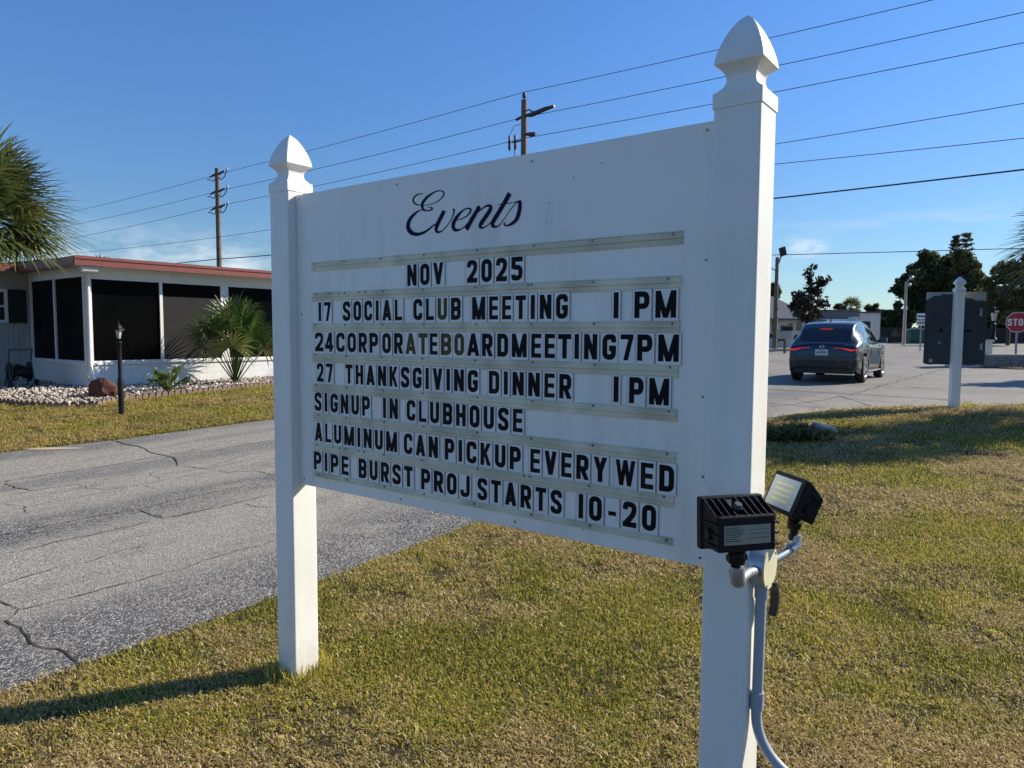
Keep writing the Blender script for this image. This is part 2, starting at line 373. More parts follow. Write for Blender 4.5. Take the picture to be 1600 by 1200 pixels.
mp2 = N(nt, 'ShaderNodeMapping'); mp2.inputs['Scale'].default_value = (.35, 1.3, 1); nt.links.new(mp.outputs[0], mp2.inputs[0])
nz1 = noise(nt, mp2.outputs[0], 1.0, 6, .6)
cw = M(nt, 'ADD', cross, M(nt, 'MULTIPLY', M(nt, 'SUBTRACT', nz1, .5), 1.5))
bands_ = M(nt, 'ADD', M(nt, 'ADD', band(nt, cw, -.45, .0, .45, 1.35), M(nt, 'MULTIPLY', band(nt, cw, 2.0, 2.5, 2.9, 3.5), 1.0)), M(nt, 'ADD', M(nt, 'MULTIPLY', band(nt, cw, 4.2, 4.5, 4.6, 5.0), .7), M(nt, 'MULTIPLY', band(nt, cw, 5.9, 6.3, 6.8, 7.2), .8)))
wear = M(nt, 'MULTIPLY', bands_, mapr(nt, noise(nt, tc, 1.3, 6, .62), .26, .46))
wear = M(nt, 'MAXIMUM', wear, M(nt, 'MULTIPLY', mapr(nt, noise(nt, mp2.outputs[0], 1.9, 6, .62), .50, .66), .6), True)
c = mixc_(nt, M(nt, 'MULTIPLY', wear, .95), pale, coarse)
# far roadway beyond the lawn: greyer, darker patched strip next to the lawn
far = mapr(nt, sx.outputs[1], 12, 16)
c = mixc_(nt, M(nt, 'MULTIPLY', far, .85), c, mixc_(nt, mapr(nt, noise(nt, tc, .35, 6, .65), .38, .62), (.25, .232, .205), (.165, .158, .147)))
c = mixc_(nt, M(nt, 'MULTIPLY', mapr(nt, noise(nt, tc, .55, 6, .6), .40, .7), .35), c, (.33, .295, .245))
nt.links.new(c, p.inputs['Base Color']); p.inputs['Roughness'].default_value = .8; p.inputs['Specular IOR Level'].default_value = .4
bp = N(nt, 'ShaderNodeBump'); bp.inputs['Strength'].default_value = .75; bp.inputs['Distance'].default_value = .007
hgt = M(nt, 'ADD', M(nt, 'MULTIPLY', vo.outputs['Distance'], -1), M(nt, 'MULTIPLY', vo2.outputs['Distance'], -.7))
nt.links.new(hgt, bp.inputs['Height']); nt.links.new(bp.outputs[0], p.inputs['Normal']); MT['asphalt'] = m

# one ground sheet to the horizon
xs = np.array([-900, -300, -100, -40, -15, 0, 15, 40, 100, 300, 900.]); ys = np.array([-200, -40, -5, 4] + [8 + .5 * i for i in range(17)] + [20, 30, 45, 60, 75, 88, 120, 300, 1500.])
GX, GY = np.meshgrid(xs, ys); V = np.stack([GX.ravel(), GY.ravel(), zg(GY.ravel())], 1); nx = len(xs)
Fq = np.array([(j * nx + i, j * nx + i + 1, (j + 1) * nx + i + 1, (j + 1) * nx + i) for j in range(len(ys) - 1) for i in range(nx - 1)])
tag(fast_mesh('ground', V, Fq, 'soil'), kind='structure')
E1 = [tuple(gp(*p)[:2]) for p in ((0, 1085), (120, 1043), (250, 998), (430, 935), (580, 880), (740, 820))]
E2 = [tuple(gp(*p)[:2]) for p in ((1200, 656), (1240, 648), (1300, 641), (1390, 637), (1490, 636), (1600, 632))]
L1 = [tuple(gp(*p)[:2]) for p in ((430, 655), (300, 672), (180, 688), (0, 708))]
near_edge = [(-6.2, -2.2)] + E1 + [(1.15, 8.1), (2.5, 10.0), (3.5, 11.2)] + E2
lot_edge = [(11, 56), (8.5, 44), (4, 27), (.5, 19.5), (-2.2, 15.2)] + L1 + [(-9.3, 3.9), (-12.5, -2.2)]
road_poly = near_edge + [(14, 14.6), (22, 16.0), (60, 18), (140, 22), (140, 84), (60, 84), (14, 62)] + lot_edge
sheet('driveway_and_road', road_poly, .006, 'asphalt')
isl = [tuple(gp(*p)[:2]) for p in ((1528, 571), (1545, 578), (1600, 588))] + [(26, 27), (44, 30), (44, 34), (26, 30.5)]
isl = [(17.2, 26.2), (17.6, 25.2), (20, 24.4), (26, 24.2), (50, 26), (50, 32), (26, 28.8), (18, 27.4)]
sheet('planter_ground', isl, .03, 'soil')
def pathpx(pts, ox, oy, s): return [gp(ox + x / s, oy + y / s) for x, y in pts]
cr = []
B = lambda *p: pathpx(p, 0, 800, 3.0); T = lambda *p: pathpx(p, 0, 640, 3.636); Rr = lambda *p: pathpx(p, 1180, 340, 3.333)
cr += [(B((0, 420), (40, 430), (75, 445), (90, 462), (60, 490), (20, 520)), .018), (B((5, 522), (20, 520), (100, 550), (125, 590), (150, 620), (220, 640), (300, 665), (330, 690), (390, 718)), .020),
       (B((90, 462), (130, 455), (250, 430), (400, 388), (550, 352), (750, 300), (900, 255), (1050, 205), (1200, 165), (1290, 140)), .012),
       (B((0, 355), (100, 320), (180, 290), (270, 262), (400, 240), (470, 215), (600, 180), (700, 165)), .011), (B((0, 203), (90, 190), (200, 160), (350, 130), (540, 90), (700, 50)), .009),
       (B((300, 664), (380, 668), (450, 690)), .012), (B((640, 0), (700, 10), (770, 35), (840, 20), (930, 0)), .012)]
cr += [(T((620, 170), (700, 200), (770, 212), (860, 240), (945, 265), (985, 278), (1010, 325)), .03), (T((0, 412), (100, 400), (330, 365), (560, 330), (730, 300), (945, 265), (1230, 232), (1560, 175)), .018),
       (T((1010, 325), (1090, 332), (1180, 340), (1300, 360), (1450, 352), (1560, 375)), .016), (T((1180, 335), (1290, 300), (1400, 258), (1560, 238)), .012), (T((1230, 232), (1400, 252)), .014),
       (T((0, 500), (180, 465), (440, 428), (640, 395), (850, 362), (1010, 328)), .012), (T((440, 428), (500, 450), (600, 460), (800, 432), (1000, 392), (1300, 340), (1560, 290)), .010),
       (T((30, 412), (60, 440), (180, 465)), .02), (T((0, 722), (260, 670), (500, 618), (790, 570)), .016), (T((790, 570), (830, 592), (920, 622), (1100, 590), (1330, 540), (1560, 480)), .015),
       (T((790, 570), (1000, 520), (1200, 475), (1560, 405)), .012), (T((160, 795), (400, 740), (600, 700), (850, 640)), .009), (T((0, 540), (120, 550), (160, 590)), .012), (T((1380, 540), (1450, 555), (1560, 560)), .012),
       (T((840, 365), (920, 400)), .010), (T((820, 432), (890, 455)), .010)]
cr += [(Rr((70, 870), (330, 862), (600, 872), (720, 880), (1000, 895), (1400, 905)), .045), (Rr((70, 990), (300, 960), (480, 930), (700, 865), (980, 790)), .03), (Rr((420, 925), (540, 965), (620, 985)), .03),
       (Rr((200, 940), (330, 985), (480, 1000)), .02), (Rr((700, 705), (830, 700), (870, 702)), .05)]
cb = MB()
for pts, w in cr:
    q = []
    for a, b in zip(pts[:-1], pts[1:]):
        k = max(1, int((b - a).length / (.05 if a.y < 8 else .2)))
        q += [a + (b - a) * (i / k) for i in range(k)]
    q.append(pts[-1]); ph = random.random() * 9
    vs = []
    for i, c in enumerate(q):
        t = q[min(i + 1, len(q) - 1)] - q[max(i - 1, 0)]; n = Vector((-t.y, t.x, 0)).normalized()
        j = n * (.012 * math.sin(i * 1.1 + ph) + random.uniform(-.011, .011)) * (1 if c.y < 8 else 2.2)
        ww = w * .36 * random.uniform(.35, 1.25) * (0.25 if i in (0, len(q) - 1) else 1)
        for sgn in (-1, 1):
            z = c + j + n * ww * sgn; vs.append((z.x, z.y, float(zg(z.y)) + .010))
    cb.add(vs, [(2 * i, 2 * i + 2, 2 * i + 3, 2 * i + 1) for i in range(len(q) - 1)])
tag(cb.build('road_cracks', 'crack'), kind='structure')
sb = MB(); g0 = gp(77, 702); sb.add([(g0.x + .45 * math.cos(a) * .8 * (1 + .2 * math.sin(3 * a)) + .1 * math.sin(a), g0.y + .10 * math.sin(a), float(zg(g0.y)) + .011) for a in [i * math.pi / 10 for i in range(20)]], [tuple(range(20))])
tag(sb.build('sand_patch', 'sand'), kind='structure')
sl = MB(); a_, b_ = gp(1396, 604), gp(1462, 606)
sl.add([(a_.x, a_.y - .07, 0), (b_.x, b_.y - .07, 0), (b_.x, b_.y + .09, 0), (a_.x, a_.y + .09, 0)], [(0, 1, 2, 3)])
for i, v in enumerate(sl.v): sl.v[i] = (v[0], v[1], float(zg(v[1])) + .012)
MT['faint_paint'] = mat('worn road paint', (.52, .51, .49), .8, col2=(.30, .29, .27), vscale=3)
tag(sl.build('road_line', 'faint_paint'), kind='structure')

# ------------------------------------------------------------------ lawn
def vnoise(x, y, s, seed=0):
    r = np.random.default_rng(seed); g = r.random((64, 64)); x = x / s + 31.7; y = y / s + 17.3
    i, j = np.floor(x).astype(int), np.floor(y).astype(int); fx, fy = smooth(x - i), smooth(y - j)
    a = g[i % 64, j % 64]; b = g[(i + 1) % 64, j % 64]; c = g[i % 64, (j + 1) % 64]; d = g[(i + 1) % 64, (j + 1) % 64]
    return (a * (1 - fx) + b * fx) * (1 - fy) + (c * (1 - fx) + d * fx) * fy
MT['grass'] = leaf_mat('lawn blades', [(0, (.03, .05, .010)), (.20, (.12, .145, .024)), (.45, (.43, .385, .068)), (.62, (.72, .60, .125)), (.72, (.58, .43, .18)), (.86, (.27, .175, .085)), (.94, (.80, .63, .34)), (1, (.95, .84, .56))], .42, .6, .10)
def lawn(poly, bands, extra=()):
    P = []; S = []
    bx = np.array(poly); x0, x1 = bx[:, 0].min(), bx[:, 0].max()
    for y0, y1, dens, sc in bands:
        xa, xb = max(x0, -y1 * 1.05 - 1), min(x1, y1 * 1.05 + 1); n = int((xb - xa) * (y1 - y0) * dens)
        p = np.stack([RNG.uniform(xa, xb, n), RNG.uniform(y0, y1, n)], 1); p = p[inpoly(p, poly)]
        px, py, zc = project(np.column_stack([p, zg(p[:, 1])])); k = (px > -220) & (px < 1820) & (py < 1420); p = p[k]
        # bare spots: thin out by patch noise
        d = .45 * vnoise(p[:, 0], p[:, 1], .26, 3) + .55 * vnoise(p[:, 0], p[:, 1], .040 * sc ** .8, 4)
        p = p[RNG.random(len(p)) < np.clip(.20 + 2.3 * (d - .31), .06, 1)]; p = p + RNG.normal(0, .018, p.shape)
        P.append(p); S.append(np.full(len(p), sc))
    p = np.concatenate(P); s = np.concatenate(S); n = len(p)
    X = [x for x in extra if len(x[0])]
    if X: p = np.concatenate([p] + [x[0] for x in X]); s = np.concatenate([s] + [np.ones(len(x[0])) for x in X])
    m0 = n; n = len(p)
    patch = .5 * vnoise(p[:, 0], p[:, 1], .85, 5) + .3 * vnoise(p[:, 0], p[:, 1], .28, 6) + .2 * vnoise(p[:, 0], p[:, 1], 2.6, 9)
    dead = RNG.random(n) < np.clip(.34 + 2.2 * (patch - .45), .06, .9)
    tone = np.where(dead, .68 + .32 * RNG.random(n) ** 1.3, np.clip(RNG.normal(.40, .18, n) + .2 * (vnoise(p[:, 0], p[:, 1], .5, 8) - .5), .02, .66))
    L = RNG.uniform(.011, .033, n) * s; L *= np.where(dead, .95, 1); W = RNG.uniform(.0011, .0026, n) * s
    lean0 = np.full(n, -1.); q0 = m0
    for xp, tn, Lr, Wr, lr in X:      # fallen leaves, straw stems, weeds, uncut tufts: (points, tone, length, width, lean)
        k = slice(q0, q0 + len(xp)); c_ = len(xp); q0 += c_
        tone[k] = RNG.uniform(*tn, c_); L[k] = RNG.uniform(*Lr, c_); W[k] = RNG.uniform(*Wr, c_); lean0[k] = RNG.uniform(*lr, c_)
    az = RNG.uniform(0, 2 * np.pi, n); lean = np.where(dead, RNG.uniform(.8, 1.5, n), RNG.uniform(.2, 1.35, n))
    lean = np.where(lean0 >= 0, lean0, lean)
    hd = np.stack([np.cos(az), np.sin(az), np.zeros(n)], 1); sd_ = np.stack([-np.sin(az), np.cos(az), np.zeros(n)], 1)
    b = np.column_stack([p, zg(p[:, 1]) + np.where(dead, RNG.uniform(0, .02, n), 0) * s])
    def pt(t, le): return b + (hd * np.sin(le)[:, None] + np.array([0, 0, 1.]) * np.cos(le)[:, None]) * (L * t)[:, None]
    m_ = pt(.55, lean * .8); e = pt(1., np.minimum(lean * 1.18, 1.62))
    w = W[:, None]
    V = np.stack([b - sd_ * w * .8, b + sd_ * w * .8, m_ - sd_ * w, m_ + sd_ * w, e], 1).reshape(-1, 3)
    o = np.arange(n)[:, None] * 5
    F = np.concatenate([o + [0, 1, 3], o + [0, 3, 2], o + [2, 3, 4]])
    return V, F, np.repeat(tone, 5)
near_poly = near_edge + [(14, 14.5), (30, 16.2), (30, -2), (0, -3)]

def spots(n, x0, x1, y0, y1, k=1, spread=.0):
    c = np.stack([RNG.uniform(x0, x1, n), RNG.uniform(y0, y1, n)], 1); c = np.repeat(c, k, 0) + RNG.normal(0, 1, (n * k, 2)) * spread
    return c[inpoly(c, near_poly)]
def ring(cx, cy, n, r0, r1):
    a = RNG.uniform(0, 6.283, n); r = RNG.uniform(r0, r1, n); return np.stack([cx + r * np.cos(a), cy + r * np.sin(a)], 1)
extras = [(spots(420, -4, 9, 1.9, 8), (.84, .92), (.016, .034), (.005, .009), (1.35, 1.55)), (spots(1300, -4, 8, 1.9, 7), (.95, 1), (.05, .12), (.0008, .0016), (1.3, 1.55)),
          (spots(150, -4, 8, 1.9, 7, 26, .035), (.42, .66), (.018, .04), (.003, .006), (.5, 1.3)), (spots(90, -4, 8, 1.9, 7, 40, .05), (.15, .35), (.02, .05), (.0016, .0034), (.3, 1.1)),
          (np.concatenate([ring(-.965, 3.166, 420, .075, .15), ring(.63, 1.98, 420, .075, .15)]), (.3, .75), (.03, .085), (.0014, .003), (.1, .7)), (ring(8.35, 13.25, 160, .1, .22), (.3, .7), (.05, .13), (.004, .008), (.1, .7))]
V, F, T_ = lawn([tuple(v) for v in near_poly], [(1.5, 2.9, 56000, .92), (2.9, 4, 42000, 1.0), (4, 6, 26000, 1.15), (6, 9, 12000, 1.5), (9, 12.5, 6500, 1.9), (12.5, 18, 3600, 2.4)], extras)
tag(fast_mesh('sign_lawn_grass', V, F, 'grass', T_), 'short patchy green and straw coloured lawn grass around the events sign', 'grass', None, 'stuff')
lot_poly = lot_edge + [(-40, -2), (-40, 40), (0, 60)]
bed_out = [gp(*p) for p in ((-60, 622), (-20, 628), (40, 634), (95, 637), (150, 635), (200, 625), (300, 615), (428, 603), (470, 598))]
gl = [(-12.5, -2.2), (-9.3, 3.9)] + L1[::-1] + [(-2.2, 15.2), (.5, 19.5)] + [tuple(p[:2]) for p in bed_out[::-1]] + [(-25, 15), (-25, -2)]
V, F, T_ = lawn(gl, [(6, 9, 10000, 1.5), (9, 12.5, 6500, 1.9), (12.5, 17, 3800, 2.3), (17, 24, 1400, 3)])
tag(fast_mesh('house_lawn_grass', V, F, 'grass', T_ * .92), 'mown green lawn grass between the driveway and the white stone bed', 'grass', None, 'stuff')
V, F, T_ = lawn(isl, [(23, 33, 500, 3.2)])
tag(fast_mesh('planter_grass', V, F, 'grass', T_), 'strip of green grass in front of the low stone wall', 'grass', None, 'stuff')
# loose grit and sand crumbs along the broken edge of the driveway
P = []
for a, b_ in zip(near_edge[:9], near_edge[1:10]):
    a, b_ = np.array(a), np.array(b_); d = b_ - a; ln = np.linalg.norm(d); k = int(ln * 300); nrm_ = np.array([-d[1], d[0]]) / ln
    P.append(a + d * RNG.random((k, 1)) + nrm_ * np.abs(RNG.normal(0, .07, (k, 1))) - nrm_ * .02)
P = np.concatenate(P); oc = np.array([[1, 0, 0], [-1, 0, 0], [0, 1, 0], [0, -1, 0], [0, 0, 1], [0, 0, -1.]]); of_ = np.array([[0, 2, 4], [2, 1, 4], [1, 3, 4], [3, 0, 4], [2, 0, 5], [1, 2, 5], [3, 1, 5], [0, 3, 5]])
V = oc[None] * RNG.uniform(.0015, .006, (len(P), 1, 3)) + np.column_stack([P, zg(P[:, 1]) + .008])[:, None]
F = (np.arange(len(P))[:, None, None] * 6 + of_[None]).reshape(-1, 3)
MT['grit'] = leaf_mat('loose grit', [(0, (.10, .085, .065)), (.5, (.30, .26, .20)), (1, (.52, .48, .41))], 0, .9, .2)
tag(fast_mesh('edge_grit', V.reshape(-1, 3), F, 'grit', np.repeat(RNG.random(len(P)), 6)), 'loose grit and sand along the driveway edge beside the sign lawn', 'grit', None, 'stuff')

# ------------------------------------------------------------------ the events sign
YAW, W, GAP, D_, ZB, ZT, BB, BT, AP = -.641998, .127, 1.857752, .0417, .878935, 2.126960, 2.141230, 2.184104, 2.392987
sign = thing('events_sign', 'white changeable letter sign headed Events between two white posts on the lawn', 'sign', (-1.053936, 3.153726, 0), YAW)
def make_post(x):
    b = MB(); b.box(x, x + W, 0, W, -.3, BB + .01); o = b.build('post', 'vinyl', sign, bevel=.006, seg=3)
    h = W / 2; c = MB()
    def g(t): return h * (1.0 - t ** 1.75 * 1.0)
    k0 = BT - BB; prof = [(h + .0028, 0), (h + .0028, k0), (h - .004, k0 + .0025), (h * .85, k0 + .008), (h * .71, k0 + .017), (h * .645, k0 + .028), (h * .625, k0 + .037), (h * .645, k0 + .046), (h * .71, k0 + .055), (h * .82, k0 + .064), (h * .97, k0 + .0715), (h * 1.03, k0 + .0745), (h * 1.03, k0 + .0780)]
    z0 = BT - BB + .0780; z1 = AP - BB
    for t, f in ((.08, .975), (.17, .935), (.26, .885), (.38, .805), (.5, .712), (.6, .622), (.7, .52), (.78, .425), (.86, .312), (.92, .19), (.97, .075), (1, .010)): prof.append((h * 1.03 * f, z0 + (z1 - z0) * t))
    c.square_loft(prof, (x + h, h, BB)); cp = c.build('post_cap', 'vinyl', o)
    bm = bmesh.new(); bm.from_mesh(cp.data)
    bmesh.ops.bevel(bm, geom=[e for e in bm.edges if len(e.link_faces) == 2 and e.calc_face_angle(0) > 1.2], offset=.0018, segments=2, affect='EDGES'); bm.to_mesh(cp.data); bm.free()
    return o
make_post(0); make_post(W + GAP)
b = MB(); b.box(W + .0005, W + GAP - .0005, D_, D_ + .044, ZB, ZT); panel = b.build('panel', 'panel', sign, bevel=.002, seg=1)
for x, z in ((.150, 2.108), (.739, 2.10), (1.361, 2.10), (1.952, 2.104), (1.957, 1.75), (1.9567, 1.3675), (1.963, 1.14), (1.960, .905), (.153, 1.62), (.155, .905), (.75, .90), (1.30, .902)):
    ps = MB(); ps.cyl((x, D_, z), (x, D_ - .0022, z), .0042, .0036, 10, 0, False); ps.box(x - .003, x + .003, D_ - .0026, D_ - .002, z - .0006, z + .0006, 1); ps.build('screw', ['screw', 'screwhole'], panel)
for x, z in ((1.02, 2.02), (1.52, 2.03), (1.62, 2.06), (1.43, 1.96), (1.58, 1.93), (1.42, 1.9), (1.57, .92)):
    ps = MB(); ps.cyl((x, D_, z), (x, D_ - .0006, z), .0022, .0018, 6, 0, False); ps.build('nail_hole', 'screwhole', panel)
# script heading
strokes = {'E1' : [(0.8775, 2.0496, 0.0021), (0.862, 2.0519, 0.0034), (0.8441, 2.0501, 0.0051), (0.8283, 2.0416, 0.0069), (0.8251, 2.0307, 0.0077), (0.8327, 2.0203, 0.0064), (0.8484, 2.0129, 0.0038), (0.864, 2.0104, 0.003), (0.8928, 2.0078, 0.0025), (0.9277, 2.0105, 0.0025), (0.9577, 2.0199, 0.0036), (0.9748, 2.0336, 0.0064), (0.9769, 2.0442, 0.0056), (0.9621, 2.0514, 0.0036), (0.9407, 2.0519, 0.0041), (0.9148, 2.0448, 0.0074), (0.8907, 2.0333, 0.0108), (0.873, 2.0177, 0.0135), (0.8707, 2.0053, 0.0126), (0.8773, 1.9935, 0.0084), (0.8905, 1.9881, 0.0042), (0.908, 1.9874, 0.005), (0.9211, 1.9924, 0.0074), (0.9168, 1.9966, 0.0041), (0.9059, 1.998, 0.0021), (0.8949, 1.9972, 0.0021)] ,
'E2' : [(0.8883, 1.9924, 0.0025), (0.8617, 1.9928, 0.0034), (0.837, 1.9846, 0.0086), (0.8096, 1.9663, 0.0156), (0.798, 1.9447, 0.02), (0.8025, 1.9265, 0.02), (0.8229, 1.9113, 0.0155), (0.85, 1.9066, 0.0119), (0.879, 1.9107, 0.0093), (0.9033, 1.9199, 0.0071), (0.9208, 1.9295, 0.0058), (0.936, 1.936, 0.0041)] ,
'v' : [(0.9881, 1.9765, 0.0016), (0.9704, 1.9742, 0.0081), (0.9746, 1.9738, 0.0169), (0.9618, 1.9557, 0.017), (0.9468, 1.9351, 0.0179), (0.9403, 1.92, 0.0164), (0.9424, 1.9088, 0.0106), (0.9574, 1.9061, 0.0057), (0.9766, 1.9139, 0.0032), (0.9998, 1.9321, 0.0032), (1.0165, 1.9522, 0.0035), (1.0249, 1.9684, 0.0063), (1.0249, 1.9776, 0.0094), (1.0207, 1.981, 0.0047)] ,
'e' : [(1.0413, 1.9408, 0.0023), (1.0618, 1.9435, 0.0031), (1.086, 1.9519, 0.0046), (1.1021, 1.9655, 0.0068), (1.1012, 1.9737, 0.0068), (1.086, 1.9771, 0.0038), (1.0679, 1.9719, 0.0054), (1.0454, 1.9572, 0.0117), (1.0269, 1.9375, 0.0165), (1.0215, 1.9225, 0.0165), (1.0269, 1.9098, 0.0134), (1.0413, 1.9055, 0.0078), (1.0597, 1.9086, 0.0039), (1.078, 1.9178, 0.0031), (1.0921, 1.9287, 0.0023)] ,
'n1' : [(1.1278, 1.975, 0.0037), (1.1396, 1.9748, 0.0149), (1.1259, 1.9587, 0.0165), (1.1061, 1.935, 0.0174), (1.0828, 1.9046, 0.0184)] ,
'n2' : [(1.1061, 1.935, 0.0023), (1.1377, 1.9606, 0.003), (1.1649, 1.9743, 0.0051), (1.1822, 1.977, 0.0087), (1.1918, 1.9716, 0.0123), (1.188, 1.9602, 0.0153), (1.1689, 1.9398, 0.0161), (1.1514, 1.922, 0.0156), (1.1448, 1.9121, 0.0134), (1.1515, 1.905, 0.0074), (1.1651, 1.906, 0.0037), (1.1882, 1.9173, 0.0029), (1.2072, 1.9334, 0.0022)] ,
't1' : [(1.2721, 2.0083, 0.0181), (1.2593, 1.991, 0.0175), (1.2335, 1.9587, 0.0163), (1.2091, 1.9302, 0.0166), (1.1996, 1.9164, 0.0159), (1.2016, 1.9073, 0.0123), (1.213, 1.9028, 0.0065), (1.2299, 1.9079, 0.0032), (1.2485, 1.9252, 0.0025), (1.2742, 1.9533, 0.0024), (1.2996, 1.9752, 0.0028)] ,
't2' : [(1.224, 1.9754, 0.0018), (1.252, 1.9758, 0.0032), (1.2843, 1.9768, 0.0024)] ,
's' : [(1.2887, 1.9772, 0.0017), (1.3086, 1.9763, 0.0068), (1.314, 1.9757, 0.013), (1.3142, 1.958, 0.0143), (1.3089, 1.9356, 0.0158), (1.3, 1.9192, 0.0138), (1.2818, 1.9078, 0.0097), (1.2653, 1.9034, 0.0056), (1.2542, 1.9043, 0.0049), (1.2494, 1.9097, 0.0057), (1.2542, 1.914, 0.0021)] ,
}
def ribbon(mb, pts, y, mi=0, sub=4):
    P = [Vector((p[0], p[1])) for p in pts]; Wd = [p[2] for p in pts]; Q = []; QW = []
    for i in range(len(P) - 1):
        p0, p1, p2, p3 = P[max(i - 1, 0)], P[i], P[i + 1], P[min(i + 2, len(P) - 1)]
        for k in range(sub):
            t = k / sub
            Q.append(.5 * ((2 * p1) + (p2 - p0) * t + (2 * p0 - 5 * p1 + 4 * p2 - p3) * t * t + (3 * p1 - p0 - 3 * p2 + p3) * t ** 3)); QW.append(Wd[i] * (1 - t) + Wd[i + 1] * t)
    Q.append(P[-1]); QW.append(Wd[-1]); vs = []
    for i, c in enumerate(Q):
        t = (Q[min(i + 1, len(Q) - 1)] - Q[max(i - 1, 0)]).normalized(); n = Vector((-t.y, t.x)) * QW[i] * .5
        vs += [(c.x + n.x, y, c.y + n.y), (c.x - n.x, y, c.y - n.y)]
    mb.add(vs, [(2 * i, 2 * i + 2, 2 * i + 3, 2 * i + 1) for i in range(len(Q) - 1)], mi)
hb = MB()
for i, (k, s) in enumerate(strokes.items()): ribbon(hb, s, D_ - .0012 - .00012 * i)
hb.build('heading_lettering', 'navy', panel, recalc=False)
# letter tracks
RAILZ = [1.8180, 1.6922, 1.5640, 1.4375, 1.3095, 1.1850, 1.0560, .9380]
def make_track(i):
    z = RAILZ[i]; b = MB(); y = D_; lo = -.0195 if i < 7 else -.012; top = .0185 if i < 7 else .010
    prof = [(y - .0002, top), (y - .0062, top), (y - .0062, top - .0035), (y - .0042, top - .005), (y - .0042, .0065), (y - .0072, .005), (y - .0078, .001), (y - .0072, -.002), (y - .0036, -.0035), (y - .0028, lo), (y - .0002, lo)]
    if i == 7: prof = [(y - .0002, .010), (y - .006, .010), (y - .006, .007), (y - .004, .006), (y - .004, -.004), (y - .0065, -.007), (y - .006, -.012), (y - .0002, -.012)]
    xr = 1.888 - .0018 * i
    b.extrude([(p, q + z) for p, q in prof], .2305 - .0006 * i, xr, 0, 0)
    zs = z + (.0105 if i < 7 else .001); xs_ = [.255, .44, .66, .875, 1.13, 1.37, 1.60, 1.853]
    if i in (1, 6): xs_ += [.35, .40, .52, .555, 1.347]
    for x in xs_:
        x += random.uniform(-.008, .008)
        b.cyl((x, y - .0042, zs), (x, y - .0072, zs), .0048, .0034, 10, 1, False); b.cyl((x, y - .0073, zs), (x, y - .0076, zs), .0016, .0016, 6, 2, False)
    return b.build('letter_track', ['track', 'screw', 'screwhole'], sign)
tracks = [make_track(i) for i in range(8)]
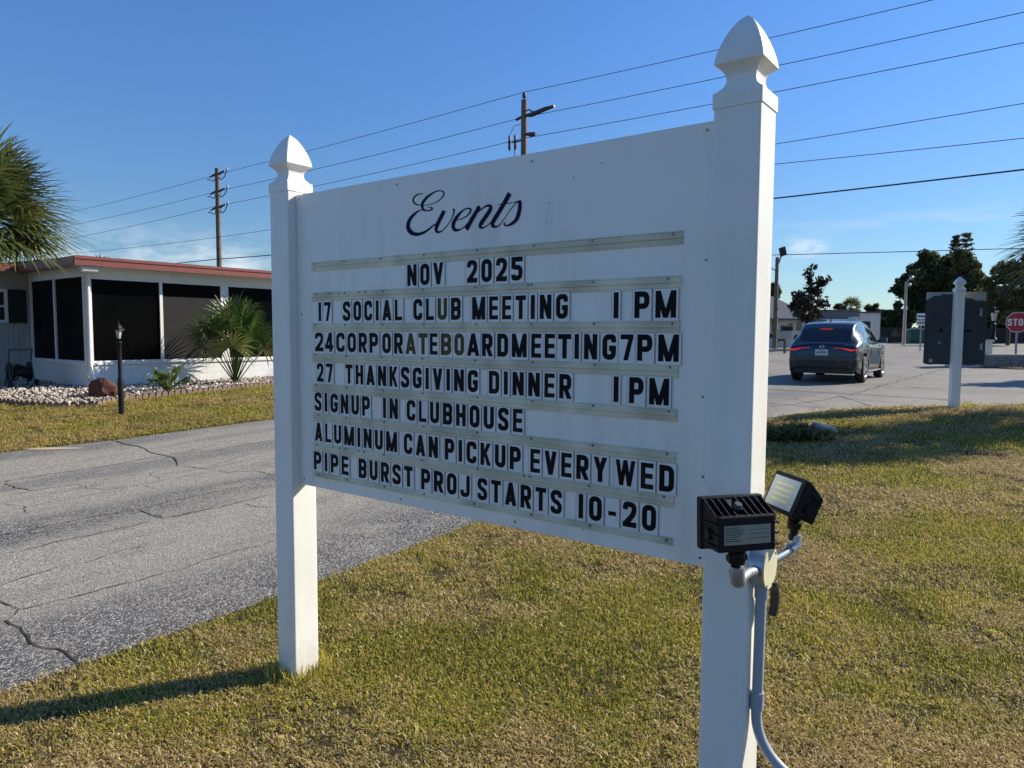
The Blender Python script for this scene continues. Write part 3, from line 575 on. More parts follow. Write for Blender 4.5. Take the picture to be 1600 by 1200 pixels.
# changeable letters: strokes on a unit cell, diagonal strokes as slanted bars
LH, ST = .0785, .0168
def rr(pts, r, closed=False, only=None, n=5):
    pts = [Vector(p) for p in pts]; out_ = []; k = len(pts)
    for i, p in enumerate(pts):
        if (not closed and i in (0, k - 1)) or (only is not None and i not in only): out_.append(p); continue
        a, c = pts[i - 1], pts[(i + 1) % k]; da, dc = (a - p), (c - p); ra = min(r, da.length * .5, dc.length * .5)
        s, e = p + da.normalized() * ra, p + dc.normalized() * ra
        for j in range(n + 1):
            t = j / n; out_.append(s * (1 - t) ** 2 + p * 2 * t * (1 - t) + e * t * t)
    return out_
def glyph(ch, w):
    """polylines (pts, closed) in metres inside w x LH, and slanted bars (x0,y0,x1,y1,halfwidth)"""
    t = min(ST, w if ch in 'I1' else w * .36); h = t / 2; x0, x1, y0, y1 = h, w - h, h, LH - h; r = (x1 - x0) * .62; ym = LH * .5; L = []; Dg = []
    tl, tr, bl, br = (x0, y1), (x1, y1), (x0, y0), (x1, y0)
    if ch in 'O0': L.append((rr([bl, tl, tr, br], r, True), True))
    elif ch == 'C': L.append((rr([(x1, LH * .66), tr, tl, bl, br, (x1, LH * .34)], r), False))
    elif ch == 'D': L.append((rr([bl, tl, tr, br], r * .8, True, (2, 3)), True))
    elif ch == 'S': L.append((rr([(x1, LH * .70), tr, tl, (x0, LH * .57), (x1, LH * .43), br, bl, (x0, LH * .30)], r * .8), False))
    elif ch == 'G': L.append((rr([(x1, LH * .68), tr, tl, bl, br, (x1, LH * .45), (w * .5, LH * .45)], r, False, (1, 2, 3, 4)), False))
    elif ch == 'U': L.append((rr([(x0, LH), bl, br, (x1, LH)], r), False))
    elif ch == 'J': L.append((rr([(x0, LH * .32), bl, br, (x1, LH)], r), False))
    elif ch == 'B': L += [(rr([(x0, y0), (x0, y1), tr, (x1, ym), (x0, ym)], r * .6, False, (2, 3)), False), (rr([(x0, ym), (x1, ym), br, (x0 - h, y0)], r * .6, False, (1, 2)), False)]
    elif ch in 'PR':
        L += [([(x0, 0), (x0, LH)], False), (rr([(x0, y1), tr, (x1, LH * .44), (x0, LH * .44)], r * .7, False, (1, 2)), False)]
        if ch == 'R': Dg.append((x0 + (x1 - x0) * .5, LH * .44, x1 + h * .15, 0, h * 1.08))
    elif ch in 'EFL':
        L.append(([(x0, 0), (x0, LH)], False)); L.append(([(x0, y0), (w, y0)], False))
        if ch != 'L': L += [([(x0, y1), (w, y1)], False), ([(x0, ym), (w * .94, ym)], False)]
    elif ch == 'T': L += [([(0, y1), (w, y1)], False), ([(w / 2, 0), (w / 2, y1)], False)]
    elif ch in 'I': L.append(([(w / 2, 0), (w / 2, LH)], False))
    elif ch == '1': L.append(([(w / 2, 0), (w / 2, LH)], False))
    elif ch == 'H': L += [([(x0, 0), (x0, LH)], False), ([(x1, 0), (x1, LH)], False), ([(x0, ym), (x1, ym)], False)]
    elif ch == 'N': L += [([(x0, 0), (x0, LH)], False), ([(x1, 0), (x1, LH)], False)]; Dg.append((x0, LH, x1, 0, h))
    elif ch == 'M': L += [([(x0, 0), (x0, LH)], False), ([(x1, 0), (x1, LH)], False)]; Dg += [(x0, LH, w / 2, LH * .0, h * .95), (x1, LH, w / 2, LH * .0, h * .95)]
    elif ch == 'A': Dg += [(h, 0, w / 2, LH, h), (w - h, 0, w / 2, LH, h)]; L.append(([(w * .25, LH * .26), (w * .75, LH * .26)], False))
    elif ch == 'V': Dg += [(h, LH, w / 2, 0, h), (w - h, LH, w / 2, 0, h)]
    elif ch == 'W': Dg += [(h * .8, LH, w * .30, 0, h * .8), (w / 2, LH, w * .30, 0, h * .8), (w / 2, LH, w * .70, 0, h * .8), (w - h * .8, LH, w * .70, 0, h * .8)]
    elif ch == 'Y': Dg += [(h, LH, w / 2, LH * .42, h), (w - h, LH, w / 2, LH * .42, h)]; L.append(([(w / 2, 0), (w / 2, LH * .46)], False))
    elif ch == 'K': L.append(([(x0, 0), (x0, LH)], False)); Dg += [(x0 + h * .4, LH * .36, x1, LH, h), (x0 + (x1 - x0) * .45, LH * .52, x1 + h * .1, 0, h)]
    elif ch == '7': L.append(([(0, y1), (w, y1)], False)); Dg.append((x1, LH - t * .6, w * .42, 0, h))
    elif ch == '4': L += [([(w * .70, 0), (w * .70, LH)], False), ([(0, LH * .25), (w, LH * .25)], False)]; Dg.append((h * .9, LH * .25, w * .66, LH, h * .9))
    elif ch == '2': L += [(rr([(x0, LH * .68), tl, tr, (x1, LH * .56), (x0 + h * .3, y0 + h * .4)], r * .8), False), ([(0, y0), (w, y0)], False)]
    elif ch == '5': L += [([(x0, LH * .5), (x0, LH)], False), ([(x0, y1), (w, y1)], False), (rr([(x0, LH * .56), (x1, LH * .56), br, bl, (x0, LH * .26)], r * .8), False)]
    elif ch == '-': L.append(([(w * .14, LH * .42), (w * .86, LH * .42)], False))
    return L, Dg, t
def poly_ribbon(mb, pts, closed, t, ox, y, oz, mi):
    P = [Vector(p) for p in pts]; q = [P[0]]
    for p in P[1:]:
        if (p - q[-1]).length > 1e-5: q.append(p)
    if closed and (q[0] - q[-1]).length < 1e-5: q.pop()
    k = len(q); vs = []
    for i, p in enumerate(q):
        a = q[i - 1] if (closed or i) else None; c = q[(i + 1) % k] if (closed or i < k - 1) else None
        d1 = (p - a).normalized() if a is not None else (c - p).normalized(); d2 = (c - p).normalized() if c is not None else d1
        n1, n2 = Vector((-d1.y, d1.x)), Vector((-d2.y, d2.x)); mm = n1 + n2
        mm = n1 if mm.length < 1e-4 else mm.normalized(); s = t * .5 / max(mm.dot(n1), .45)
        vs += [(ox + p.x + mm.x * s, y, oz + p.y + mm.y * s), (ox + p.x - mm.x * s, y, oz + p.y - mm.y * s)]
    mb.add(vs, [(2 * i, 2 * ((i + 1) % k), 2 * ((i + 1) % k) + 1, 2 * i + 1) for i in range(k if closed else k - 1)], mi)
RELW = {'I': .46, '1': .5, 'M': 1.34, 'W': 1.42, 'N': 1.04, '-': .8, 'J': .94, 'E': .88, 'L': .86, 'T': .98, 'A': 1.1, 'V': 1.06, 'Y': 1.08, 'G': 1.03}
def letter(ch, x, w, row, ink):
    z0 = RAILZ[row] + .0265 if row < 7 else RAILZ[row] + .019; b = MB(); y = D_ - .0035; gap = .0075
    ti = 1 if ink else (1 if random.random() < .22 else 0)
    zt = RAILZ[row - 1] - .0165; xa, xb = x - gap, x + w + gap; e = .0009
    b.box(xa + e, xb - e, y, y + .0012, z0 - .010, zt, ti)
    b.box(xa, xa + e, y - .0002, y + .0012, z0 - .010, zt, 2); b.box(xb - e, xb, y - .0002, y + .0012, z0 - .010, zt, 2); b.box(xa + e, xb - e, y - .0002, y + .0012, zt - .0009, zt + .0002, 2)
    L, Dg, t = glyph(ch, w); k = 0; yy = y - .0005
    mi = 3
    for pts, cl in L: poly_ribbon(b, pts, cl, t, x, yy - .00008 * k, z0, mi); k += 1
    for x0, y0, x1, y1, h in Dg:
        b.add([(x + x0 - h, yy - .00008 * k, z0 + y0), (x + x0 + h, yy - .00008 * k, z0 + y0), (x + x1 + h, yy - .00008 * k, z0 + y1), (x + x1 - h, yy - .00008 * k, z0 + y1)], [(0, 1, 2, 3)], mi); k += 1
    ob = b.build('letter_tile', ['tile', 'tile2', 'tedge', {0: 'black', 1: 'olive', 2: 'faded'}[ink]], tracks[row], recalc=False)
    return ob
def word(txt, xa, xb, row, inks=None):
    rel = [RELW.get(c, 1.0) for c in txt]; n = len(txt); gapf = .40
    u = (xb - xa) / (sum(rel) + gapf * (n - 1)); x = xa
    for i, c in enumerate(txt):
        letter(c, x, rel[i] * u, row, (inks or {}).get(i, 0)); x += (rel[i] + gapf) * u
word('NOV', .7953, .9768, 1); word('2025', 1.0887, 1.3287, 1)
word('17', .2707, .3513, 2); word('SOCIAL', .4272, .767, 2, {3: 2, 4: 2}); word('CLUB', .8258, 1.0593, 2, {2: 1, 3: 2}); word('MEETING', 1.1119, 1.5071, 2, {2: 2, 3: 2, 4: 2})
word('1', 1.6703, 1.6875, 2); word('PM', 1.7404, 1.8729, 2)
for i, (c, a, b_) in enumerate([('2', 0.2471, 0.3007), ('4', 0.3124, 0.3639), ('C', 0.3836, 0.4359), ('O', 0.4536, 0.5044), ('R', 0.5209, 0.5689), ('P', 0.5842, 0.6337), ('O', 0.6574, 0.7048), ('R', 0.7225, 0.7698), ('A', 0.7839, 0.8387), ('T', 0.8511, 0.8988), ('E', 0.9097, 0.9479), ('B', 0.9644, 1.0138), ('O', 1.0293, 1.075), ('A', 1.0889, 1.1447), ('R', 1.1566, 1.2033), ('D', 1.2242, 1.2705), ('M', 1.2857, 1.3478), ('E', 1.3658, 1.4056), ('E', 1.4198, 1.4595), ('T', 1.471, 1.5208), ('I', 1.5333, 1.5497), ('N', 1.5681, 1.6155), ('G', 1.6337, 1.6807), ('7', 1.6958, 1.7388), ('P', 1.7519, 1.8005), ('M', 1.8196, 1.8838)]): letter(c, a, b_ - a, 3, {6: 2, 8: 1, 9: 1, 10: 2, 11: 1, 12: 1}.get(i, 0))
word('27', .2571, .3586, 4); word('THANKSGIVING', .439, 1.1385, 4, {0: 2, 4: 2, 7: 2}); word('DINNER', 1.1879, 1.5224, 4, {0: 2, 1: 2, 4: 2}); word('1', 1.6745, 1.6918, 4); word('PM', 1.7276, 1.8562, 4)
word('SIGNUP', .2382, .583, 5); word('IN', .6566, .7411, 5); word('CLUBHOUSE', .7883, 1.3324, 5, {6: 2, 8: 2})
word('ALUMINUM', .2369, .7354, 6); word('CAN', .7725, .9485, 6); word('PICKUP', .9823, 1.3258, 6, {3: 2}); word('EVERY', 1.3655, 1.6557, 6, {0: 2, 2: 2}); word('WED', 1.6858, 1.8775, 6, {1: 2})
word('PIPE', .2277, .4511, 7); word('BURST', .5133, .8184, 7); word('PROJ', .8625, 1.1016, 7); word('STARTS', 1.1376, 1.4918, 7); word('10-20', 1.552, 1.8233, 7)

# ------------------------------------------------------------------ flood lights, junction box and conduit on the right post
SM = Matrix.Translation((-1.053936, 3.153726, 0)) @ Matrix.Rotation(YAW, 4, 'Z')
XR = 2 * W + GAP                                # outer face of the right post
jb = thing('junction_box', 'round grey weatherproof junction box with cream cover on the right sign post', 'junction box', SM @ Vector((XR, .05, .915)), YAW)
b = MB(); b.cyl((.0005, 0, 0), (.036, 0, 0), .053, .056, 28); b.cyl((.036, 0, 0), (.041, 0, 0), .058, .058, 28)
for a in (0, math.pi, math.pi / 2, -math.pi / 2): b.cyl((.02, .05 * math.cos(a), .05 * math.sin(a)), (.02, .064 * math.cos(a), .064 * math.sin(a)), .015, .015, 12)
b.build('box_body', 'galv', jb)
b = MB(); b.cyl((.0412, 0, 0), (.0445, 0, 0), .060, .058, 32); 
for y, z in ((.04, .03), (-.03, -.045), (.02, -.05)): b.cyl((.0445, y, z), (.0462, y, z), .004, .0035, 8, 1, False)
b.build('cover', ['cream', 'screw'], jb)
b = MB(); b.tube([(.022, -.055, .0), (.022, -.12, .012), (.034, -.225, .022)], .0125, 12); b.tube([(.034, -.222, .022), (.036, -.232, .025), (.036, -.238, .036), (.036, -.238, .062)], [.0175, .0185, .0185, .017], 12); b.build('nipple', 'galv', jb)
b = MB(); b.tube([(.03, .055, .0), (.05, .10, .012), (.06, .132, .022)], .0125, 12); b.tube([(.058, .126, .019), (.065, .144, .028), (.066, .150, .040), (.066, .150, .060)], [.0175, .0185, .0185, .017], 12); b.build('nipple', 'galv', jb)
b = MB()
b.extrude([(.030, -.052), (.046, -.054), (.062, -.075), (.068, -.105), (.060, -.132), (.040, -.150), (.034, -.146), (.048, -.128), (.055, -.105), (.050, -.082), (.040, -.066), (.028, -.060)], .030, .052, 0); b.build('strap', 'dark', jb)
cd = thing('conduit', 'grey plastic conduit running down the right sign post and bending away', 'conduit', SM @ Vector((XR, .05, 0)), YAW)
b = MB(); b.tube([(.022, 0, .862), (.021, 0, .80), (.019, 0, .53), (.0175, 0, .505)], .0148, 14); b.tube([(.0195, 0, .56), (.0182, 0, .51)], .0182, 14); b.tube([(.022, 0, .868), (.022, 0, .825)], .0182, 14); b.build('pipe', 'grey_pvc', cd)
b = MB(); bend = [(.0182, 0, .515)]
for i in range(13):
    a = i / 12 * rad(72); bend.append((.0182 + .155 * (1 - math.cos(a)), 0, .495 - .155 * math.sin(a)))
e = Vector(bend[-1]); dr = Vector((math.sin(rad(72)), 0, -math.cos(rad(72))))
bend += [tuple(e + dr * .12), tuple(e + dr * .22 + Vector((.03, 0, -.08))), tuple(e + dr * .26 + Vector((.06, 0, -.36)))]
b.tube(bend, .0145, 14); b.tube([tuple(e + dr * .075), tuple(e + dr * .16)], .018, 14); b.build('bend', 'grey_pvc', cd)
def floodlight(loc, az, pitch, label, scale=1):
    t = thing('floodlight', label, 'floodlight', loc, 0, 'flood lights on the right sign post')
    t.rotation_euler = (0, 0, az)              # local +Y is where the beam goes
    R = Matrix.Rotation(pitch, 4, 'X')
    def put(o): o.data.transform(R); return o
    hw, hh = .086, .064
    b = MB()
    b.box(-hw, hw, .030, .052, -hh, hh)                                             # face frame
    b.box(-hw + .010, hw - .010, -.038, -.006, -hh + .006, hh - .036)                      # rear driver box
    vs = []                                                                          # sloped back
    for (x, z, y) in ((hw - .004, hh - .004, .030), (hw - .016, hh - .048, -.020)): pass
    b.add([(-hw + .004, .030, hh - .006), (hw - .004, .030, hh - .006), (hw - .014, -.012, hh - .042), (-hw + .014, -.012, hh - .042), (-hw + .004, .030, -hh + .004), (hw - .004, .030, -hh + .004), (hw - .014, -.012, -hh + .008), (-hw + .014, -.012, -hh + .008)],
          [(0, 1, 2, 3), (4, 7, 6, 5), (0, 3, 7, 4), (1, 5, 6, 2), (0, 4, 5, 1), (3, 2, 6, 7)])
    put(b.build('housing', 'black_metal', t, bevel=.004, seg=2))
    f = MB()
    for i, x in enumerate([-.078, -.060, -.042, -.024, .006, .024, .042, .060, .078]):
        f.add([(x - .0012, .030, hh - .002), (x + .0012, .030, hh - .002), (x + .0012, -.034, hh - .036), (x - .0012, -.034, hh - .036), (x - .0012, .030, hh - .030), (x + .0012, .030, hh - .034), (x + .0012, -.034, hh - .052), (x - .0012, -.034, hh - .052)],
              [(0, 1, 2, 3), (4, 7, 6, 5), (0, 3, 7, 4), (1, 5, 6, 2), (0, 4, 5, 1), (3, 2, 6, 7)])
    for s in (-1, 1):
        for z in (-.045, -.018, .008): f.box(s * (hw - .012) - .006 * s - .002, s * (hw - .012) + .010 * s + .002, -.038, .030, z - .0018, z + .0018)
        f.cyl((s * (hw - .014), .004, -.02), (s * (hw - .001), .004, -.02), .014, .012, 14)
    put(f.build('heat_fins', 'black_metal', t))
    g = MB(); g.cyl((-.006, -.004, hh - .022), (-.006, -.009, hh - .012), .012, .009, 14); put(g.build('photocell', 'grey_frame', t))
    l = MB(); l.box(-hw + .014, hw - .014, .0524, .0555, -hh + .014, hh - .014); lo = put(l.build('lens', 'lens', t, bevel=.001))
    l = MB()
    for z in (-.027, -.009, .009, .027): l.box(-.048, .048, .0558, .0564, z - .0042, z + .0042)
    put(l.build('led_strip', 'led', lo))
    s_ = MB(); s_.box(-.062, .062, -.0387, -.0383, -.040, .006)
    for r_ in range(7): s_.box(-.059, -.059 + random.uniform(.028, .05), -.0392, -.0388, -.0005 - r_ * .0053, .0014 - r_ * .0053, 1)
    for r_ in range(3): s_.box(.004, .058, -.0392, -.0388, -.006 - r_ * .010, -.0050 - r_ * .010, 1)
    put(s_.build('rating_label', ['label', 'ink'], t))
    k = MB(); k.lathe([(.0, -.135), (.016, -.135), (.0165, -.118), (.0135, -.116), (.0135, -.102), (.020, -.098), (.022, -.085), (.020, -.068), (.012, -.064), (0, -.062)], 16, (0, .005, 0)); k.cyl((-.024, .005, -.084), (.024, .005, -.084), .010, .010, 10); k.box(-.016, .016, -.008, .018, -.075, -.058)
    k.build('knuckle', 'black_metal', t)
    if scale != 1: t.scale = (scale,) * 3
    return t
Y0 = .05
p1 = SM @ Vector((XR + .036, Y0 - .238, .915 + .062 + .106)); p2 = SM @ Vector((XR + .066, Y0 + .150, .915 + .060 + .104))
floodlight(p1, rad(14), rad(-3), 'black flood light seen from its finned back, with a grey label')
floodlight(p2, rad(101), rad(24), 'black flood light showing its pale lens and led strips, behind the right sign post', .88)

# ------------------------------------------------------------------ the mobile home with its screened porch
HC = Vector((-9.5, 16.0, float(zg(16.0)) - .03)); HA = math.atan2(.787, .617)
house = thing('mobile_home', 'white single storey home with dark screened porch and red brown roof edge', 'house', HC, HA)
HM = Matrix.Translation(HC) @ Matrix.Rotation(HA, 4, 'Z')
DP = 3.3; UL = 9.5
# porch base wall of painted blocks, mortar joints cut as thin grooves between courses
b = MB(); bl, bh = .40, .135
def block_wall(b, x0, x1, y0, y1, h, along):
    n = int(round(h / bh)); 
    for r in range(n):
        p = x0 if along == 'x' else y0; end = x1 if along == 'x' else y1; p -= (bl / 2 if r % 2 else 0)
        while p < end:
            a, c = max(p, x0 if along == 'x' else y0) + .003, min(p + bl, end) - .003
            if c - a > .02:
                if along == 'x': b.box(a, c, y0, y1, r * bh + .002, (r + 1) * bh - .004)
                else: b.box(x0, x1, a, c, r * bh + .002, (r + 1) * bh - .004)
            p += bl
    if along == 'x': b.box(x0, x1, y0 + .004, y1 - .004, -.2, n * bh - .006)
    else: b.box(x0 + .004, x1 - .004, y0, y1, -.2, n * bh - .006)
block_wall(b, 0, UL, 0, .15, .54, 'x'); block_wall(b, 0, .15, .155, DP, .54, 'y')
b.build('block_base', 'block', house)
b = MB(); b.box(-.02, UL, -.035, .17, .54, .60); b.box(-.035, .17, .17, DP, .54, .60); b.build('sill', 'white', house, bevel=.006)
b = MB()
fr = [(0, .16), (1.68, 1.75), (3.25, 3.46), (4.98, 5.08), (6.6, 6.8), (8.3, 8.4), (9.4, 9.5)]
for u0, u1 in fr: b.box(u0, u1, .012, .10, .60, 2.52)
b.box(-.01, UL, .0, .12, 2.52, 2.74); b.box(.16, UL - .1, .03, .085, .60, .635); b.box(.16, UL - .1, .03, .085, 2.475, 2.52)
for v0, v1 in ((1.72, 1.79), (3.2, 3.3)): b.box(.012, .10, v0, v1, .60, 2.52)
b.box(.0, .12, .10, DP, 2.52, 2.74); b.box(.03, .085, .1, DP - .1, .60, .635)
b.build('porch_frame', 'white', house)
cols = [.16, 1.68], [1.75, 3.25], [3.46, 4.98], [5.08, 6.6], [6.8, 8.3], [8.4, 9.4]
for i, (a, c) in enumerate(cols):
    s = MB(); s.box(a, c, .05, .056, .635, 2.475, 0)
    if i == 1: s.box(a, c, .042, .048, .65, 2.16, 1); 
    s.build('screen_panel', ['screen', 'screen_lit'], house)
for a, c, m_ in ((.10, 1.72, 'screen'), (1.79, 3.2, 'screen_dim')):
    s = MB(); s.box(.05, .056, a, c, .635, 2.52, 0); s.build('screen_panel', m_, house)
# main house walls: ribbed siding
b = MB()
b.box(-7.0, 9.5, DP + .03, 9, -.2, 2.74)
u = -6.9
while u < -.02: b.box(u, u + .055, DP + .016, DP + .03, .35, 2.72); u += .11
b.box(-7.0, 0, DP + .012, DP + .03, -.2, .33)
b.build('wall', 'white_shaded', house)
wdw = MB(); wdw.box(-1.32, -.46, DP - .02, DP + .014, 1.50, 2.32); wo = wdw.build('window', 'white', house)
g = MB(); g.box(-1.24, -.54, DP - .026, DP - .021, 1.93, 2.25); g.box(-1.24, -.54, DP - .026, DP - .021, 1.57, 1.88); g.build('pane', 'glass', wo)
s = MB(); s.box(-.44, -.06, DP - .03, DP + .012, 1.50, 2.32)
for k in range(18): s.box(-.42, -.08, DP - .036, DP - .03, 1.52 + k * .044, 1.545 + k * .044)
s.build('shutter', 'dark', house)
# roof slab with metal fascia
b = MB(); b.box(-.30, 10, -.42, 9.4, 2.74, 2.90); b.box(-7.4, -.32, DP - .45, 9.4, 2.74, 2.90)
b.add([(-.28, -.40, 2.905), (10, -.40, 2.905), (10, 4.4, 3.03), (-.28, 4.4, 3.03), (-.28, 9.2, 2.905), (10, 9.2, 2.905)], [(0, 1, 2, 3), (3, 2, 5, 4)])
rf = b.build('roof', 'roof', house)
b = MB()
b.box(-.34, 10, -.455, -.425, 2.725, 2.915); b.box(-.34, 10, -.475, -.456, 2.86, 2.925); b.box(-.355, -.325, -.424, DP - .5, 2.725, 2.915); b.box(-7.4, -.36, DP - .485, DP - .455, 2.725, 2.915)
b.build('fascia', 'red_metal', rf)
b = MB(); b.box(-.28, 9.9, -.40, 0, 2.728, 2.739); b.box(-7.3, -.31, DP - .44, DP, 2.728, 2.739); b.build('soffit', 'white', rf)
d = MB(); d.tube([(-.10, -.26, 2.66), (-.02, -.24, 2.64), (.04, -.10, 2.55), (.06, -.045, 2.40), (.06, -.045, .62), (.05, -.07, .45), (.06, -.10, .30), (.14, -.2, .16)], .048, 10); d.cyl((-.16, -.30, 2.655), (.16, -.30, 2.655), .085, .085, 14); d.build('downspout', 'white', house)

# gravel bed of white stones behind a brick edge
def uv(u, v): 
    p = HM @ Vector((u, v, 0)); return (p.x, p.y)
bed_poly = [tuple(p[:2]) for p in bed_out] + [uv(9, -.0), uv(0, -.0), uv(0, DP), uv(-6, DP)]
sheet('stone_bed_ground', bed_poly, .008, 'soil')
BX = np.array(bed_poly); n = 26000
P = np.stack([RNG.uniform(-17, BX[:, 0].max(), n), RNG.uniform(BX[:, 1].min(), BX[:, 1].max(), n)], 1); P = P[inpoly(P, bed_poly)]
px, py, zc = project(np.column_stack([P, zg(P[:, 1])])); P = P[(px > -150) & (px < 620)][:9000]
oct_ = np.array([[1, 0, 0], [-1, 0, 0], [0, 1, 0], [0, -1, 0], [0, 0, 1], [0, 0, -1.]]); of = np.array([[0, 2, 4], [2, 1, 4], [1, 3, 4], [3, 0, 4], [2, 0, 5], [1, 2, 5], [3, 1, 5], [0, 3, 5]])
V = oct_[None] * RNG.uniform(.012, .05, (len(P), 1, 3)) * RNG.uniform(.6, 1.4, (len(P), 1, 1)) + RNG.normal(0, .006, (len(P), 6, 3)); a = RNG.uniform(0, 6.28, len(P)); ca, sa = np.cos(a)[:, None], np.sin(a)[:, None]
V = np.stack([V[..., 0] * ca - V[..., 1] * sa, V[..., 0] * sa + V[..., 1] * ca, V[..., 2] * .7], 2) + np.column_stack([P, zg(P[:, 1]) + RNG.uniform(.01, .05, len(P))])[:, None]
F = (np.arange(len(P))[:, None, None] * 6 + of[None]).reshape(-1, 3)
MT['stones'] = leaf_mat('white stones', [(0, (.16, .12, .09)), (.3, (.40, .32, .26)), (.7, (.58, .50, .43)), (1, (.74, .70, .64))], 0, .8)
tag(fast_mesh('white_stones', V.reshape(-1, 3), F, 'stones', np.repeat(RNG.random(len(P)), 6)), 'white landscaping stones filling the bed along the porch', 'stones', None, 'stuff')
bm_ = MB(); bm_.extrude([(-.052, -.05), (.052, -.05), (.052, .075), (.03, .10), (0, .108), (-.03, .10), (-.052, .075)], -.03, .03, 1)
brick0 = None; acc = 0
for p, q in zip(bed_out[1:-1], bed_out[2:]):
    Ln = (q - p).length; k = int(Ln / .125); ang = math.atan2(q.y - p.y, q.x - p.x)
    for i in range(k):
        c = p + (q - p) * ((i + .5) / k)
        if brick0 is None: brick0 = bm_.build('edging_brick', 'brick'); o = brick0
        else: o = brick0.copy(); COL.objects.link(o)
        o.location = (c.x, c.y, float(zg(c.y)) + random.uniform(-.01, .01)); o.rotation_euler = (random.uniform(-.06, .06), 0, ang + random.uniform(-.05, .05))
        tag(o, 'small brown brick standing on end in the edging of the white stone bed', 'brick', 'edging bricks of the stone bed')
# red rock, blob with ledges
def rock(name, loc, sx, sy, sz, m, seed):
    bm = bmesh.new(); bmesh.ops.create_icosphere(bm, subdivisions=3, radius=1); r = random.Random(seed)
    dirs = [Vector((r.uniform(-1, 1), r.uniform(-1, 1), r.uniform(-.4, 1))).normalized() for _ in range(16)]; dd = [r.uniform(.62, .95) for _ in dirs]
    for v in bm.verts:
        for k, q in zip(dirs, dd):
            e = v.co.dot(k) - q
            if e > 0: v.co -= k * e * .9
        v.co += Vector((r.uniform(-1, 1), r.uniform(-1, 1), r.uniform(-1, 1))) * .03
        v.co = Vector((v.co.x * sx, v.co.y * sy, max(v.co.z, -.4) * sz))
    me = bpy.data.meshes.new(name); bm.to_mesh(me); bm.free(); me.materials.append(MT[m]); o = bpy.data.objects.new(name, me); COL.objects.link(o); o.location = loc; return o
g = gp(160, 622); tag(rock('rock', (g.x, g.y + .1, g.z + .14), .36, .26, .26, 'rock', 4), 'rust red rock on the white stones beside the lamp post', 'rock')
# lamp post on the lawn
def lantern(b, z0, s, glass, black):
    b.lathe([(.02 * s, z0), (.035 * s, z0 + .02 * s), (.06 * s, z0 + .05 * s), (.065 * s, z0 + .065 * s)], 6, (0, 0, 0), black, False)
    g0, g1 = z0 + .07 * s, z0 + .30 * s
    for k in range(6):
        a = k * math.pi / 3; c, s_ = math.cos(a), math.sin(a); b.tube([(.062 * s * c, .062 * s * s_, g0), (.105 * s * c, .105 * s * s_, g1)], .007 * s, 5, black)
    b.lathe([(.155 * s, g1 - .01 * s), (.15 * s, g1 + .006 * s), (.10 * s, g1 + .06 * s), (.06 * s, g1 + .12 * s), (.02 * s, g1 + .15 * s), (.02 * s, g1 + .165 * s), (.008 * s, g1 + .19 * s), (.004 * s, g1 + .26 * s)], 6, (0, 0, 0), black, False)
    return g0, g1
g = gp(190, 650); lh = at(184, 500, g.y).z - g.z
lp = thing('lamp_post', 'black lamp post with glass lantern standing on the lawn before the porch', 'lamp post', g)
b = MB(); zl = lh - .56 * .62; b.lathe([(.046, -.1), (.046, .55), (.042, .62), (.032, .66), (.032, zl - .12), (.034, zl - .11), (.034, zl - .04), (.045, zl - .03), (.03, zl), (.0, zl)], 14); b.cyl((-.03, -.02, zl * .72), (-.13, -.03, zl * .72 + .01), .008); b.build('pole', 'black_metal', lp)
b = MB(); g0, g1 = lantern(b, zl, .62, 0, 0); ln = b.build('lantern', 'black_metal', lp)
b = MB(); b.lathe([(.053 * .62, g0), (.094 * .62, g1 - .008)], 6, (0, 0, 0), 0, False); b.build('lantern_glass', 'lampglass', ln)
# hose reel cart in the shade by the house wall
g = gp(30, 606); hr = thing('hose_reel_cart', 'dark hose reel cart parked in the shade beside the porch', 'hose reel', g, HA + math.pi)
b = MB()
for s in (-.22, .22):
    b.tube([(s, -.22, .02), (s, .05, .42), (s, .16, .80), (s, .20, .86)], .016, 8); b.tube([(s, .30, .02), (s, .10, .62)], .014, 8); b.tube([(s, -.22, .02), (s, .30, .02)], .014, 8)
b.tube([(-.22, .20, .86), (.22, .20, .86)], .016, 8); b.tube([(-.22, .05, .42), (.22, .05, .42)], .012, 8); b.build('frame', 'grey_frame', hr)
b = MB(); b.cyl((-.19, .05, .36), (.19, .05, .36), .10, .10, 16); b.cyl((-.2, .05, .36), (-.185, .05, .36), .23, .23, 20); b.cyl((.185, .05, .36), (.2, .05, .36), .23, .23, 20); b.build('reel', 'dark', hr)
b = MB(); pts = []
for i in range(90): a = i * .42; pts.append((-.17 + .34 * abs(((i / 14) % 2) - 1), .05 + (.125 + .0006 * i) * math.cos(a), .36 + (.125 + .0006 * i) * math.sin(a)))
b.tube(pts, .014, 6); b.build('hose', 'dark', hr)
for s in (-.25, .25):
    b = MB(); b.cyl((s - .02, .28, .1), (s + .02, .28, .1), .1, .1, 18); b.build('wheel', 'tyre', hr)

